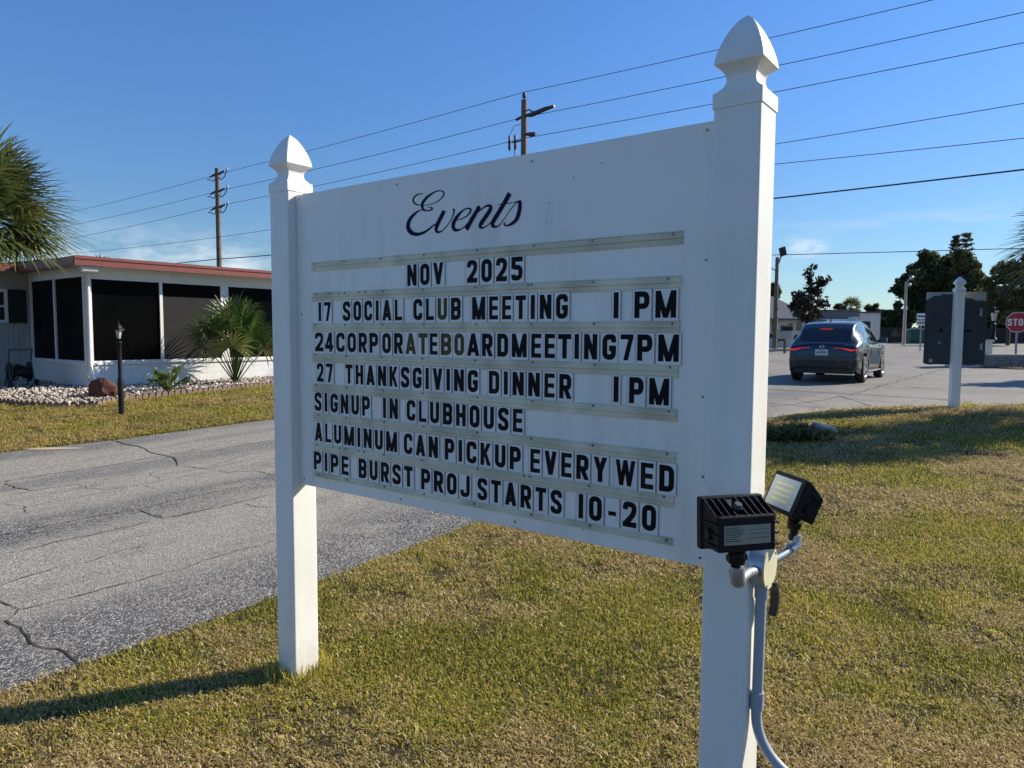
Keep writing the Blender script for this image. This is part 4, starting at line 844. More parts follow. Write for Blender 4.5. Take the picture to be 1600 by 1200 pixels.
# ------------------------------------------------------------------ foliage builders
MT['palm'] = leaf_mat('palm leaf', [(0, (.045, .075, .020)), (.5, (.135, .165, .055)), (.8, (.27, .26, .10)), (1, (.38, .31, .18))], .30, .42)
MT['palmetto'] = leaf_mat('young palm leaf', [(0, (.030, .065, .014)), (.6, (.095, .15, .035)), (1, (.26, .24, .09))], .28, .42)
MT['pine'] = leaf_mat('dark needle foliage', [(0, (.024, .040, .014)), (.6, (.085, .105, .036)), (1, (.21, .21, .08))], .35, .6)
MT['oak'] = leaf_mat('grey green foliage', [(0, (.04, .048, .018)), (.6, (.13, .13, .05)), (1, (.26, .23, .11))], .35, .6)
MT['plum'] = leaf_mat('dark reddish leaves', [(0, (.020, .014, .012)), (.6, (.050, .036, .026)), (1, (.10, .085, .05))], .15, .5)
MT['bush'] = leaf_mat('bright shrub leaves', [(0, (.03, .07, .015)), (.6, (.10, .17, .035)), (1, (.24, .26, .07))], .3, .4)
def fan_leaf(Vs, Fs, Ts, base, d, pet, L, tone, rng, nseg=30, spread=2.1, wseg=.022, droop=.35):
    d = Vector(d).normalized(); s = d.cross(Vector((0, 0, 1)))
    s = s.normalized() if s.length > .05 else Vector((1, 0, 0)); nrm = s.cross(d).normalized()
    h = Vector(base) + d * pet + Vector((0, 0, -.10 * pet * (1 - abs(d.z))))
    def strip(pts, ws, side, tn):
        o = len(Vs)
        for p, w in zip(pts, ws):
            Vs.append(p - side * w); Vs.append(p + side * w); Ts.append(tn); Ts.append(tn)
        for i in range(len(pts) - 1): Fs.append((o + 2 * i, o + 2 * i + 1, o + 2 * i + 3, o + 2 * i + 2))
    mid = (Vector(base) + h) / 2 + Vector((0, 0, .04 * pet))
    strip([Vector(base), mid, h], [.016, .012, .010], s, tone * .8); strip([Vector(base), mid, h], [.016, .012, .010], nrm, tone * .8)
    for i in range(nseg):
        a = (i / (nseg - 1) - .5) * 2 * spread + rng.uniform(-.05, .05)
        rd = d * math.cos(a) + s * math.sin(a) - nrm * (.30 * abs(math.sin(a)) - .06)
        rd.normalize(); side = (d * -math.sin(a) + s * math.cos(a)).normalized(); ln = L * (.72 + .28 * math.cos(a * .6)) * rng.uniform(.88, 1.08)
        dr = droop * rng.uniform(.6, 1.5); pts = []
        for t in (0, .35, .62, .84, 1): pts.append(h + rd * ln * t * (1 - .10 * dr * t * t) + Vector((0, 0, -dr * ln * t ** 3 * .75)))
        strip(pts, [.004, wseg, wseg * .85, wseg * .45, .002], side, min(1, max(0, tone + rng.uniform(-.14, .14))))
def fan_palm(name, label, loc, trunk_h, nleaf, pet, L, el0, el1, m, seed, tr=.16, nseg=30, wseg=.022, droop=.35, cat='palm tree', dead=0, group=None, bias=None):
    rng = random.Random(seed); t = thing(name, label, cat, loc, 0, group); Vs, Fs, Ts = [], [], []
    for i in range(nleaf):
        f = i / max(1, nleaf - 1); el = el1 + (el0 - el1) * f ** 1.15; az = i * 2.39996 + rng.uniform(-.3, .3)
        d = Vector((math.cos(az) * math.cos(el), math.sin(az) * math.cos(el), math.sin(el)))
        tn = rng.uniform(.15, .62) if f > dead else rng.uniform(.75, 1)
        fan_leaf(Vs, Fs, Ts, (d.x * .06, d.y * .06, trunk_h + .25 * f), d, pet * rng.uniform(.8, 1.15), L * rng.uniform(.85, 1.1), tn, rng, nseg, 2.1, wseg, droop * (1.5 - .7 * f))
    fast_mesh('crown', np.array([tuple(v) for v in Vs]), np.array(Fs), m, Ts, t)
    if trunk_h > .25:
        b = MB(); pts = [(.03 * math.sin(k * .8), .03 * math.cos(k), -.2 + (trunk_h + .35) * k / 9) for k in range(10)]
        b.tube(pts, [tr * (1.15 if k < 1 else 1) * (1.12 if k > 7 else 1) for k in range(10)], 12)
        for k in range(int(trunk_h / .16)):
            z = .1 + k * .16
            for j in range(5):
                a = j * 1.2566 + k * .7; c, s = math.cos(a), math.sin(a)
                if z > trunk_h * .55: b.obox((c * tr * 1.15, s * tr * 1.15, z + .06), (c * .01 - s * .045, s * .01 + c * .045, 0), (c * .015, s * .015, -.01), (c * .04, s * .04, .09))
        b.build('trunk', 'palmbark', t)
    return t
def leaf_cloud(clumps, n, size, rng, shape=1.0, flat=0.):
    """leaf-sized faces through the volume of many ragged clumps: (x,y,z,rx,ry,rz)"""
    C = np.array(clumps, float); vol = C[:, 3] * C[:, 4] * C[:, 5]; idx = rng.choice(len(C), n, p=vol ** .75 / (vol ** .75).sum())
    u = rng.normal(size=(n, 3)); u /= np.linalg.norm(u, axis=1)[:, None]; r = rng.random(n) ** .45
    P = C[idx, :3] + u * r[:, None] * C[idx, 3:6]
    a = rng.normal(size=(n, 3)); a[:, 2] *= (1 - flat); a /= np.linalg.norm(a, axis=1)[:, None]; b = np.cross(a, rng.normal(size=(n, 3))); b /= np.linalg.norm(b, axis=1)[:, None]
    sz = size * rng.uniform(.6, 1.4, n)[:, None]; V = np.stack([P - a * sz * shape, P - b * sz * .42, P + a * sz * shape, P + b * sz * .42], 1).reshape(-1, 3)
    F = np.arange(n)[:, None] * 4 + np.arange(4); tn = np.clip(rng.normal(.5, .16, n) + rng.normal(0, .16, len(C))[idx], 0, 1)
    return V, F, np.repeat(tn, 4)
def limbs(b, base, tips, r0, rng, up=.5):
    for tp in tips:
        base_, tp = Vector(base), Vector(tp); m1 = base_.lerp(tp, .4) + Vector((rng.uniform(-.1, .1), rng.uniform(-.1, .1), up * (tp - base_).length * .15)); b.tube([base_, m1, tp], [r0, r0 * .6, r0 * .18], 6)
def tree(name, label, loc, H, crown, n, size, m, seed, trunk_r=.15, trunk_top=.55, cat='tree', group=None, sub=5, shape=1.0, cs=(.28, .55)):
    """crown: list of big masses (dx,dy,z,rx,ry,rz), each broken into ragged sub-clumps"""
    rng = np.random.default_rng(seed); r = random.Random(seed); t = thing(name, label, cat, loc, 0, group); cl = []
    for (x, y, z, rx, ry, rz) in crown:
        for k in range(sub):
            u = rng.normal(size=3); u /= np.linalg.norm(u); q = rng.uniform(.35, .95); s = rng.uniform(*cs)
            cl.append((x + u[0] * rx * q, y + u[1] * ry * q, z + u[2] * rz * q, rx * s, ry * s, rz * s))
        cl.append((x, y, z, rx * .55, ry * .55, rz * .55))
    V, F, T_ = leaf_cloud(cl, n, size, rng, shape); fast_mesh('crown', V, F, m, T_, t)
    b = MB(); b.tube([(0, 0, -.3), (.05, .02, H * trunk_top * .5), (-.04, .05, H * trunk_top), (0, 0, H * .85)], [trunk_r * 1.2, trunk_r, trunk_r * .75, trunk_r * .2], 8)
    limbs(b, (0, 0, H * trunk_top * .8), [(c[0], c[1], c[2]) for c in r.sample(cl, min(len(cl), 16))], trunk_r * .4, r)
    b.build('trunk', 'bark', t); return t

# palms by the house
c = at(-40, 330, 13.4); fan_palm('sabal_palm', 'tall fan palm with drooping fronds at the left edge, overhanging the porch roof', (c.x, c.y, float(zg(13.4))), c.z - float(zg(13.4)) - .25, 64, .78, 1.04, 1.35, -.36, 'palm', 3, .17, 30, .025, .17, dead=-1)
g = gp(368, 600); fan_palm('fan_palm_shrub', 'young fan palm with many slender stems in the white stone bed by the porch', (g.x, g.y, g.z), .02, 26, 1.30, .74, 1.5, .86, 'palmetto', 8, .05, 24, .019, .22, cat='palm shrub', dead=.1)
c = at(156, 420, 30); fan_palm('sabal_palm', 'far fan palm whose frond tips just show above the porch roof', (c.x, c.y, .3), c.z - 1.0, 20, .5, .8, 1.3, -.4, 'palm', 5, .15, 18, .03, .3)
# right-hand palm that shades the lawn
fan_palm('sabal_palm', 'fan palm at the right edge above the stop sign, fronds reaching into view', (9.35, 11.5, float(zg(11.5))), 2.6, 46, .66, .88, 1.35, -.12, 'palm', 6, .15, 30, .020, .25, dead=.0)
fan_palm('sabal_palm', 'fan palm standing just outside the right edge, shading the lawn behind the floodlights', (13.9, 13.5, float(zg(13.5))), 3.5, 38, .8, .95, 1.35, -.3, 'palm', 16, .17, 28, .024, .3)
# split-leaf plant in the stones
g = gp(263, 612); pl = thing('split_leaf_plant', 'small bright green split leaf plant in the white stones under the screens', 'plant', g)
rng = random.Random(2); Vs, Fs, Ts = [], [], []
for i in range(17):
    az = i * 2.4; el = rng.uniform(.25, 1.2); d = Vector((math.cos(az) * math.cos(el), math.sin(az) * math.cos(el), math.sin(el)))
    fan_leaf(Vs, Fs, Ts, (0, 0, .02), d, rng.uniform(.3, .52), .17, rng.uniform(.3, .9), rng, 11, 2.3, .022, .25)
fast_mesh('leaves', np.array([tuple(v) for v in Vs]), np.array(Fs), 'bush', Ts, pl)
# dark clump of ground plant beside a chunk of painted block in the far lawn
c = gp(1225, 684); rn = np.random.default_rng(5)
cl = [(rn.uniform(-.75, .55), rn.uniform(-.3, .45), .07, .22, .2, .09) for _ in range(14)]
V, F, T_ = leaf_cloud(cl, 2600, .05, rn, 1.3); V[:, 2] = np.abs(V[:, 2])
gt = thing('ground_plant', 'low dark clump of strappy ground plant in the shaded lawn near the road', 'plant', c); fast_mesh('leaves', V, F, 'oak', T_, gt)
c = gp(1287, 676); b = MB(); b.obox((0, 0, .07), (.16, -.03, -.05), (.03, .09, .0), (.02, .0, .045)); b.obox((.01, -.105, .075), (.15, -.03, -.048), (.004, .012, 0), (.006, 0, .012)); o = tag(b.build('broken_block', 'ply', None, bevel=.01), 'pale grey broken block lying on the lawn beside the dark plant clump', 'block'); o.location = c

# ------------------------------------------------------------------ utility poles and lines
def utility_pole(px, pytop, Y, label, lean=0):
    c = at(px, pytop, Y); z0 = float(zg(Y)); t = thing('utility_pole', label, 'utility pole', (c.x, Y, z0), 0, 'wooden utility poles')
    b = MB(); H = c.z - z0; b.tube([(0, 0, -.3), (lean * .5, 0, H * .5), (0, 0, H)], [.17, .15, .125], 12); b.build('pole', 'wood', t); return t, H
YA, YB, YD, YC = 31.0, 44.0, 57.0, 18.0
pa, HA_ = utility_pole(819, 156, YA, 'wooden utility pole rising behind the sign, with a long side insulator')
pb, HB_ = utility_pole(339, 263, YB, 'wooden utility pole behind the porch roof with three looped wire joints')
def zpa(py): return at(819, py, YA).z - pa.location.z
def zpb(py): return at(338, py, YB).z - pb.location.z
LD = (Vector((at(819, 150, YA).x, YA, 0)) - Vector((at(338, 300, YB).x, YB, 0))).normalized()
b = MB(); b.cyl((0, 0, zpa(158)), (0, 0, zpa(153)), .02); b.lathe([(.05, zpa(153)), (.10, zpa(152)), (.06, zpa(150.5)), (.10, zpa(149)), (.06, zpa(147.5)), (.08, zpa(146.5)), (.03, zpa(144.5))], 12); b.build('insulator', 'insul', pa)
b = MB(); z = zpa(181); e = LD * 1.5
b.tube([(0, 0, z), tuple(e * .25 + Vector((0, 0, z - .02))), tuple(e * .7 + Vector((0, 0, z + .10))), tuple(e + Vector((0, 0, z + .14)))], [.05, .10, .09, .06], 8); b.tube([tuple(-LD * .4 + Vector((0, 0, z - .1))), (0, 0, z)], .06, 8)
b.tube([(0, 0, z + .15), tuple(e * .15 + Vector((0, 0, z + .22))), tuple(e * .35 + Vector((0, 0, z + .05)))], .03, 6); b.build('insulator', 'insul', pa)
b = MB(); z = zpa(211); b.tube([(0, 0, z + .05), tuple(LD * .35 + Vector((0, 0, z - .03))), tuple(LD * .6 + Vector((0, 0, z - .04)))], [.03, .10, .08], 8); b.tube([tuple(-LD * .6 + Vector((0, 0, z - .22))), (0, 0, z - .2)], .035, 6)
for k in (.45, .75): b.lathe([(.03, z - .55), (.07, z - .4), (.045, z - .3), (.08, z - .2), (.045, z - .1), (.06, z + .02), (.02, z + .1)], 8, tuple(-LD * k))
b.tube([tuple(-LD * .75 + Vector((0, 0, z + .1))), tuple(-LD * .5 + Vector((0, 0, z + .45))), (0, 0, z + .5)], .012, 5); b.tube([tuple(-LD * .5 + Vector((0, 0, z - .5))), tuple(-LD * .45 + Vector((0, 0, z - 1.3)))], .02, 5); b.build('insulator', 'insul', pa)
for py in (272, 299, 324):
    b = MB(); z = zpb(py)
    for s in (-1, 1):
        b.tube([(0, 0, z), tuple(LD * s * .25 + Vector((0, 0, z))), tuple(LD * s * .55 + Vector((0, 0, z + .06 * s))), tuple(LD * s * .8 + Vector((0, 0, z + .12 * s)))], [.03, .075, .06, .03], 7)
        b.tube([tuple(LD * s * .1 + Vector((0, 0, z - .25))), tuple(LD * s * .4 + Vector((0, 0, z - .38))), tuple(LD * s * .75 + Vector((0, 0, z - .25))), tuple(LD * s * 1.05 + Vector((0, 0, z + .2 * s)))], .028, 6)
        b.tube([tuple(LD * s * .25 + Vector((0, 0, z - .3))), tuple(LD * s * .3 + Vector((0, 0, z)))], .02, 5)
    b.build('insulator', 'insul', pb)
    b = MB(); b.lathe([(.03, z + .08), (.075, z + .12), (.075, z + .2), (.03, z + .25)], 8, tuple(LD * 1.02)); b.build('glass_bell', 'glassy', pb)
def line(pts, r, label, sag=(.25, .25, .25)):
    b = MB(); q = []
    for i, (a, c) in enumerate(zip(pts[:-1], pts[1:])):
        for k in range(14):
            t = k / 14; p = a.lerp(c, t); p.z -= 4 * sag[i % len(sag)] * t * (1 - t); q.append(p)
    q.append(pts[-1]); b.tube(q, r, 5); return tag(b.build('power_line', 'wire'), label, 'power line', 'overhead lines on the utility poles')
line([at(79, 338, YD), at(338, 273, YB), at(819, 144, YA), at(1982, -127, YC)], .013, 'topmost thin wire running from pole to pole across the sky', (.12, .05, .1))
line([at(79, 358, YD), at(338, 299, YB), at(819, 183, YA), at(1982, -67, YC)], .013, 'second wire from the top across the sky', (.12, .1, .1))
line([at(79, 378, YD), at(338, 322, YB), at(819, 216, YA), at(1982, -12, YC)], .013, 'third wire from the top across the sky', (.12, .1, .1))
line([at(79, 398, YD), at(338, 371, YB), at(819, 284, YA), at(1982, 96, YC)], .012, 'fourth wire down, clamped low on the far utility pole', (.1, .15, .1))
line([at(819, 292, YA), at(1982, 173, YC)], .012, 'fifth wire down, right of the sign above the black cable', (.1,))
line([at(79, 425, YD), at(338, 405, YB), at(819, 352, YA), at(1982, 219, YC)], .026, 'thick black cable, lowest of the lines on the poles', (.1, .15, .06))
line([at(880, 405, 66), at(1780, 382, 52)], .03, 'far single wire above the trees and car', (.1,))

# ------------------------------------------------------------------ car
def make_car(loc, rz):
    car = thing('suv', 'dark blue grey compact suv turning on the road with brake lights lit', 'car', loc, rz)
    Lc = 4.40
    def lerp(tab, x):
        for (a, va), (c, vc) in zip(tab[:-1], tab[1:]):
            if x <= c: t = (x - a) / (c - a) if c > a else 0; t = max(0, min(1, t)); return va + (vc - va) * t
        return tab[-1][1]
    top = [(0, .74), (.02, .93), (.06, 1.0), (.20, 1.05), (.34, 1.22), (.52, 1.40), (.70, 1.515), (1.0, 1.575), (1.5, 1.605), (2.1, 1.59), (2.5, 1.53), (2.9, 1.37), (3.25, 1.18), (3.45, 1.08), (3.8, 1.04), (4.15, .96), (4.32, .82), (4.40, .66)]
    belt = [(0, .70), (.06, .94), (.25, 1.02), (.6, 1.06), (1.2, 1.05), (2.0, 1.02), (3.0, .99), (3.4, .985), (4.0, .93), (4.3, .78), (4.4, .62)]
    wid = [(0, .70), (.05, .80), (.15, .845), (.4, .885), (1.0, .905), (3.2, .90), (3.9, .87), (4.2, .78), (4.40, .58)]
    rw = [(0, .52), (.2, .62), (.5, .63), (1.0, .625), (2.1, .61), (2.6, .63), (3.3, .72), (4.40, .45)]
    bot = [(0, .40), (.12, .30), (.4, .24), (4.0, .22), (4.25, .25), (4.40, .34)]
    WR, XW = .345, (.86, 3.47)
    xs = sorted(set([0, .02, .06, .12, .2, .27, .34, .43, .52, .61, .70, .85, 1.0, 1.2, 1.45, 1.6, 1.63, 1.68, 1.75, 2.0, 2.3, 2.5, 2.7, 2.9, 3.08, 3.25, 3.35, 3.45, 3.6, 3.8, 4.0, 4.15, 4.25, 4.32, 4.4] + [c + .42 * math.cos(a) for c in XW for a in [i * math.pi / 8 for i in range(9)]]))
    rows = []
    for x in xs:
        zt, zb, w, r, b0 = lerp(top, x), lerp(belt, x), lerp(wid, x), lerp(rw, x), lerp(bot, x)
        zb = min(zb, zt - .05)
        for c in XW:
            if abs(x - c) < .42: b0 = max(b0, WR + math.sqrt(max(0, .42 ** 2 - (x - c) ** 2)) * .98)
        b0 = min(b0, zb - .06); sh = w * (.985 if zt - zb > .2 else .95)
        h = zb - b0; pr = [(w * .965, b0), (w * .99, b0 + .18 * h), (w * 1.0, b0 + .45 * h), (w * .985, b0 + .70 * h), (w * 1.0, b0 + .88 * h), (sh * .975, zb)]
        pr += [(sh * .965 + (r - sh * .965) * .10, zb + (zt - zb) * .10), (sh * .965 + (r - sh * .965) * .50, zb + (zt - .035 - zb) * .52), (r + (sh - r) * .06, zb + (zt - .035 - zb) * .90), (r, zt - .030), (r * .93, zt - .010), (r * .6, zt + .004), (r * .2, zt + .010)]
        rows.append([(x, -a, z) for a, z in pr] + [(x, a, z) for a, z in reversed(pr)])
    n = len(rows[0]); V = [p for r in rows for p in r]; body = MB(); gl = MB(); rg = MB(); bl = MB(); ws = MB()
    def quad(i, k): return [V[i * n + k], V[(i + 1) * n + k], V[(i + 1) * n + k + 1], V[i * n + k + 1]]
    F = {'body': [], 'side': [], 'rear': [], 'pillar': [], 'wind': [], 'clad': []}
    for i in range(len(xs) - 1):
        xm = (xs[i] + xs[i + 1]) / 2
        for k in range(n - 1):
            kk = min(k, n - 2 - k); key = 'body'
            if kk in (6, 7) and .86 < xm < 2.95: key = 'side' if not (1.60 < xm < 1.69) else 'pillar'
            if kk in (6, 7) and .70 < xm < .86: key = 'pillar' if kk == 6 else 'body'
            if kk in (10, 11, 12) and .20 < xm < .60: key = 'rear'
            if kk in (10, 11, 12) and 2.42 < xm < 3.28: key = 'wind'
            if kk == 0 and not any(abs(xm - c) < .42 for c in XW): key = 'clad'
            if kk <= 1 and xm < .2: key = 'clad'
            f = (i * n + k, (i + 1) * n + k, (i + 1) * n + k + 1, i * n + k + 1); F[key].append(f)
    def bf(name, keys, m, smooth=True, off=0):
        used = {}; vs = []; fs = []; 
        for ky in keys:
            for f in F[ky]:
                g = []
                for i in f:
                    if i not in used: used[i] = len(vs); x, y, z = V[i]; vs.append((x, y * (1 + off), z + off * .4))
                    g.append(used[i])
                fs.append(g)
        mb = MB(); mb.add(vs, fs, 0, smooth); return mb
    mb = bf('body', ['body'], 'car')
    mb.add([V[k] for k in range(n)], [tuple(range(n))], 0); e = (len(xs) - 1) * n; mb.add([V[e + k] for k in range(n)], [tuple(range(n))], 0)
    cl = bf('c', ['clad'], 'trim'); mb.add(cl.v, cl.f, 1, True); mb.build('body', ['car', 'trim'], car)
    bf('w', ['side'], 'glass').build('side_window', 'glass', car); bf('w', ['rear'], 'glass').build('rear_window', 'glass', car); bf('w', ['wind'], 'glass').build('windscreen', 'glass', car)
    bf('w', ['pillar'], 'trim').build('pillar_trim', 'trim', car);
    b = MB(); b.box(.1, 4.25, -.72, .72, .24, .50); b.build('underbody', 'trim', car)
    for x in XW:
        for s in (-1, 1):
            wl = thing('wheel', None, None); wl.parent = car; wl.location = (x, s * .80, WR)
            y0, y1 = (-.10, .10)
            t = MB(); t.lathe([(.215, -.10), (.31, -.105), (.338, -.085), (.345, -.05), (.345, .05), (.338, .085), (.31, .105), (.215, .10)], 28); ty = t.build('tyre', 'tyre', wl); ty.rotation_euler = (rad(90), 0, 0)
            t = MB(); yo = s * .075
            t.cyl((0, yo - s * .11, 0), (0, yo - s * .02, 0), .225, .225, 28, 1)
            for k in range(5):
                a = k * 2 * math.pi / 5
                for da in (-.16, .16):
                    ca, sa = math.cos(a + da), math.sin(a + da); t.obox((.115 * ca, yo, .115 * sa), (.105 * ca, 0, .105 * sa), (-sa * .018, 0, ca * .018), (0, .012, 0))
            t.cyl((0, yo - s * .02, 0), (0, yo + s * .018, 0), .055, .05, 14); t.tube([(.215 * math.cos(i * math.pi / 14), yo + s * .012, .215 * math.sin(i * math.pi / 14)) for i in range(29)], .017, 6)
            t.build('rim', ['rim', 'trim'], wl)
    for s in (-1, 1):
        b = MB(); zt = .865
        b.tube([(.008, s * .28, zt + .040), (.012, s * .50, zt + .030), (.045, s * .70, zt - .02), (.085, s * .80, zt - .01), (.21, s * .855, zt + .03)], [.004, .008, .026, .030, .008], 8); b.build('tail_light', 'tail', car)
        b = MB(); b.tube([(-.01, s * .34, .50), (.0, s * .58, .50)], .014, 6); b.build('reflector', 'tail_dim', car)
        b = MB(); b.tube([(2.72, s * .86, 1.06), (2.72, s * .96, 1.09), (2.74, s * 1.02, 1.10)], [.03, .06, .05], 8); b.obox((2.74, s * 1.0, 1.10), (.07, 0, 0), (0, .10, 0), (0, 0, .065)); b.build('mirror', 'car', car, bevel=.02)
        for x in (1.45, 2.45): 
            b = MB(); b.tube([(x - .10, s * .905, .965), (x, s * .93, .975), (x + .10, s * .905, .965)], .014, 6); b.build('door_handle', 'chrome', car)
        for x0, x1 in ((1.655, 1.662), (2.80, 2.807), (.98, .987)):
            b = MB(); b.box(x0, x1, s * .88 - .02, s * .88 + .033, .50, .98); b.build('door_gap', 'trim', car)
        b = MB(); b.tube([(1.22, s * .895, .285), (2.2, s * .90, .275), (3.06, s * .895, .275)], .020, 6); b.build('sill_strip', 'chrome', car)
    b = MB(); b.tube([(.30, -.2, 1.36), (.30, .2, 1.36)], .001, 4); 
    b = MB(); b.box(.47, .50, -.15, .15, 1.385, 1.398); b.build('brake_light', 'tail', car)
    b = MB(); b.extrude([(-.78, 1.42), (.78, 1.42), (.6, 1.475), (-.6, 1.475)], .42, .60, 0); b.box(0, 0.001, 0, .001, 1.3, 1.301)
    b = MB(); b.box(-.012, -.004, -.155, .155, .71, .865)
    for i in range(6): b.box(-.0165, -.0125, -.115 + i * .042, -.092 + i * .042, .76, .815, 1)
    b.box(-.0165, -.0125, -.06, .06, .838, .850, 1); b.build('licence_plate', ['plate', 'dkgreen'], car)
    b = MB()
    for s in (-1, 1): b.tube([(.005, s * .045, .955), (.0, s * .03, .905)], .007, 5)
    b.tube([(.002, -.035, .93), (.002, .035, .93)], .007, 5); b.tube([(.010, .06 * math.cos(a), .93 + .045 * math.sin(a)) for a in [i * math.pi / 8 for i in range(17)]], .005, 5); b.build('emblem', 'chrome', car)
    b = MB(); b.extrude([(.95, 1.57), (1.12, 1.58), (.90, 1.665)], -.012, .012, 1); b.build('antenna', 'trim', car)
    b = MB(); b.box(-.012, .03, -.66, .66, .40, .58); b.build('bumper_insert', 'trim', car, bevel=.01)
    for x, y in ((.14, -.5),): pass
    return car
dY = 18.5; cx = dY * (1283 - 800) / F_PX
make_car((cx, dY, float(zg(dY)) + .012), rad(54))

# ------------------------------------------------------------------ second sign: grey board back on a white post
g = gp(1490, 639); ht = at(1497, 432, g.y).z - g.z
t = thing('board_sign', 'back of a weathered grey board on a single white post with pointed cap', 'sign', g, rad(-30))
w2 = .075; b = MB(); b.box(-w2, w2, -w2, w2, -.3, ht - .27); b.build('post', 'vinyl', t, bevel=.008)
b = MB(); b.square_loft([(w2 * 1.1, ht - .27), (w2 * 1.1, ht - .22), (w2 * .8, ht - .20), (w2 * .66, ht - .175), (w2 * .8, ht - .145), (w2 * 1.12, ht - .125)] + [(max(.002, w2 * 1.12 * (1 - (i / 6) ** 1.6)), ht - .125 + .125 * i / 6) for i in range(1, 7)]); b.build('post_cap', 'vinyl', t)
nrm = w2 + .006; ba = rad(-12); t.rotation_euler = (0, 0, ba)
def onboard(px, py):
    d = ray(px, py); n_ = Vector((-math.sin(ba), math.cos(ba), 0)); p0 = g + n_ * nrm; o_ = Vector((0, 0, EYE)); k_ = (p0 - o_).dot(n_) / d.dot(n_); q_ = o_ + d * k_ - g
    return q_.x * math.cos(ba) + q_.y * math.sin(ba), q_.z
(hwL, z0b), (hwR, z1b) = onboard(1442, 569), onboard(1544, 456)
b = MB(); b.box(hwL + .02, hwR - .02, nrm, nrm + .03, z0b + .06, z1b); b.build('backing', 'ply', t)
r_ = random.Random(3); pts = [(hwL, z0b + .02), (hwL + .06, z0b)]
for i in range(1, 9): pts.append((hwL + (hwR - hwL) * i / 9, z0b + r_.uniform(-.012, .012)))
pts += [(hwR - .05, z0b - .005), (hwR - .01, z0b + .03)]
for i in range(1, 6): pts.append((hwR + r_.uniform(-.012, .012), z0b + (z1b - z0b) * i / 6.6))
for f, dz in ((.99, .16), (.9, .13), (.82, .14), (.75, .10), (.66, .09), (.60, .05), (.5, .02), (.38, .02), (.28, .02), (.2, .05), (.12, .05), (.05, .11), (0.0, .12)): pts.append((hwL + (hwR - hwL) * f, z1b - dz - .02))
b = MB(); b.extrude(pts, nrm - .012, nrm - .001, 1); b.build('grey_skin', 'board', t)
b = MB()
for f, z, w_, h_ in ((.27, .47, .025, .03), (.70, .47, .07, .014), (.93, .25, .02, .06), (.25, .30, .015, .02), (.9, .72, .02, .07), (.12, .05, .03, .03)):
    x = hwL + (hwR - hwL) * f; zz = z0b + (z1b - z0b) * z; b.box(x - w_, x + w_, nrm - .0145, nrm - .0125, zz - h_, zz + h_, 0 if f in (.27, .70) else 1)
b.build('scar', ['black', 'ply'], t)

# ------------------------------------------------------------------ right-hand background
YS = 28.0; c = at(1590, 503.5, YS); rr_ = abs(at(1590, 488, YS).z - c.z) / math.cos(rad(22.5)); ang = math.atan2(-c.x, YS)
t = thing('stop_sign', 'red octagonal stop sign on a steel post behind the low stone wall', 'stop sign', (c.x, YS, float(zg(YS))), ang * .55)
zc_ = c.z - float(zg(YS))
def octo(r, y0, y1, z, m, name, par):
    b = MB(); b.extrude([(r * math.cos(rad(22.5 + 45 * i)), z + r * math.sin(rad(22.5 + 45 * i))) for i in range(8)], y0, y1, 1); return b.build(name, m, par)
pl = octo(rr_, 0, .006, zc_, 'stop_white', 'sign_plate', t); octo(rr_ * .94, -.003, -.0002, zc_, 'stop_red', 'red_face', pl)
def text_at(txt, h, w, x, y, z, m, name, par, stk=.2):
    global LH, ST; o1, o2 = LH, ST; LH, ST = h, h * stk; b = MB(); xx = x
    for ch in txt:
        L, Dg, t_ = glyph(ch, w); k = 0
        for pts, cl in L: poly_ribbon(b, pts, cl, t_, xx, y - .0003 * k, z, 0); k += 1
        for x0, y0, x1, y1, hh in Dg: b.add([(xx + x0 - hh, y - .0003 * k, z + y0), (xx + x0 + hh, y - .0003 * k, z + y0), (xx + x1 + hh, y - .0003 * k, z + y1), (xx + x1 - hh, y - .0003 * k, z + y1)], [(0, 1, 2, 3)]); k += 1
        xx += w * 1.22
    LH, ST = o1, o2; return b.build(name, m, par, recalc=False)
text_at('STOP', rr_ * .66, rr_ * .36, -rr_ * .80, -.006, zc_ - rr_ * .33, 'stop_white', 'lettering', pl)
b = MB(); b.box(-.035, .035, .008, .05, -.2, zc_ + rr_ * .8); b.build('post', 'steel', t)
# low stone wall with capped pillar and lantern
zw = float(zg(26)); t = thing('low_wall', 'low grey stone wall with a white capped pillar beside the road', 'wall', (at(1541, 570, 26).x - .6, 26.0, zw), rad(2))
b = MB(); b.box(.7, 9, 0, .32, -.2, .42); 
for r in range(3):
    x = .7
    while x < 8.8: l = random.uniform(.22, .45); b.box(x, min(x + l - .02, 9), -.02 - random.random() * .012, 0, .02 + r * .135, .14 + r * .135); x += l
b.build('stones', 'stone', t); b = MB(); b.box(.66, 9, -.05, .36, .42, .50); b.build('coping', 'concrete', t)
b = MB(); b.box(-.15, 1.1, .40, 1.2, -.2, .95); b.box(-.2, 1.15, .36, 1.24, .95, 1.03); b.build('pillar', 'pale_wall', t)
YL = 26.8; c = at(1551, 531, YL); lt = thing('lamp_post', 'black lantern on a short post standing on the low wall pillar', 'lamp post', (c.x, YL, zw + 1.03))
hl = at(1551, 473, YL).z - (zw + 1.03); b = MB(); b.lathe([(.14, 0), (.12, .06), (.085, .10), (.08, hl * .38), (.10, hl * .41), (.05, hl * .45), (0, hl * .45)], 12); b.build('pole', 'black_metal', lt)
b = MB(); sc_ = hl * .55 / .56; g0, g1 = lantern(b, hl * .44, sc_, 0, 0); ln = b.build('lantern', 'black_metal', lt)
b = MB(); b.lathe([(.054 * sc_, g0), (.097 * sc_, g1 - .012)], 6, (0, 0, 0), 0, False); b.build('lantern_glass', 'lampglass', ln)
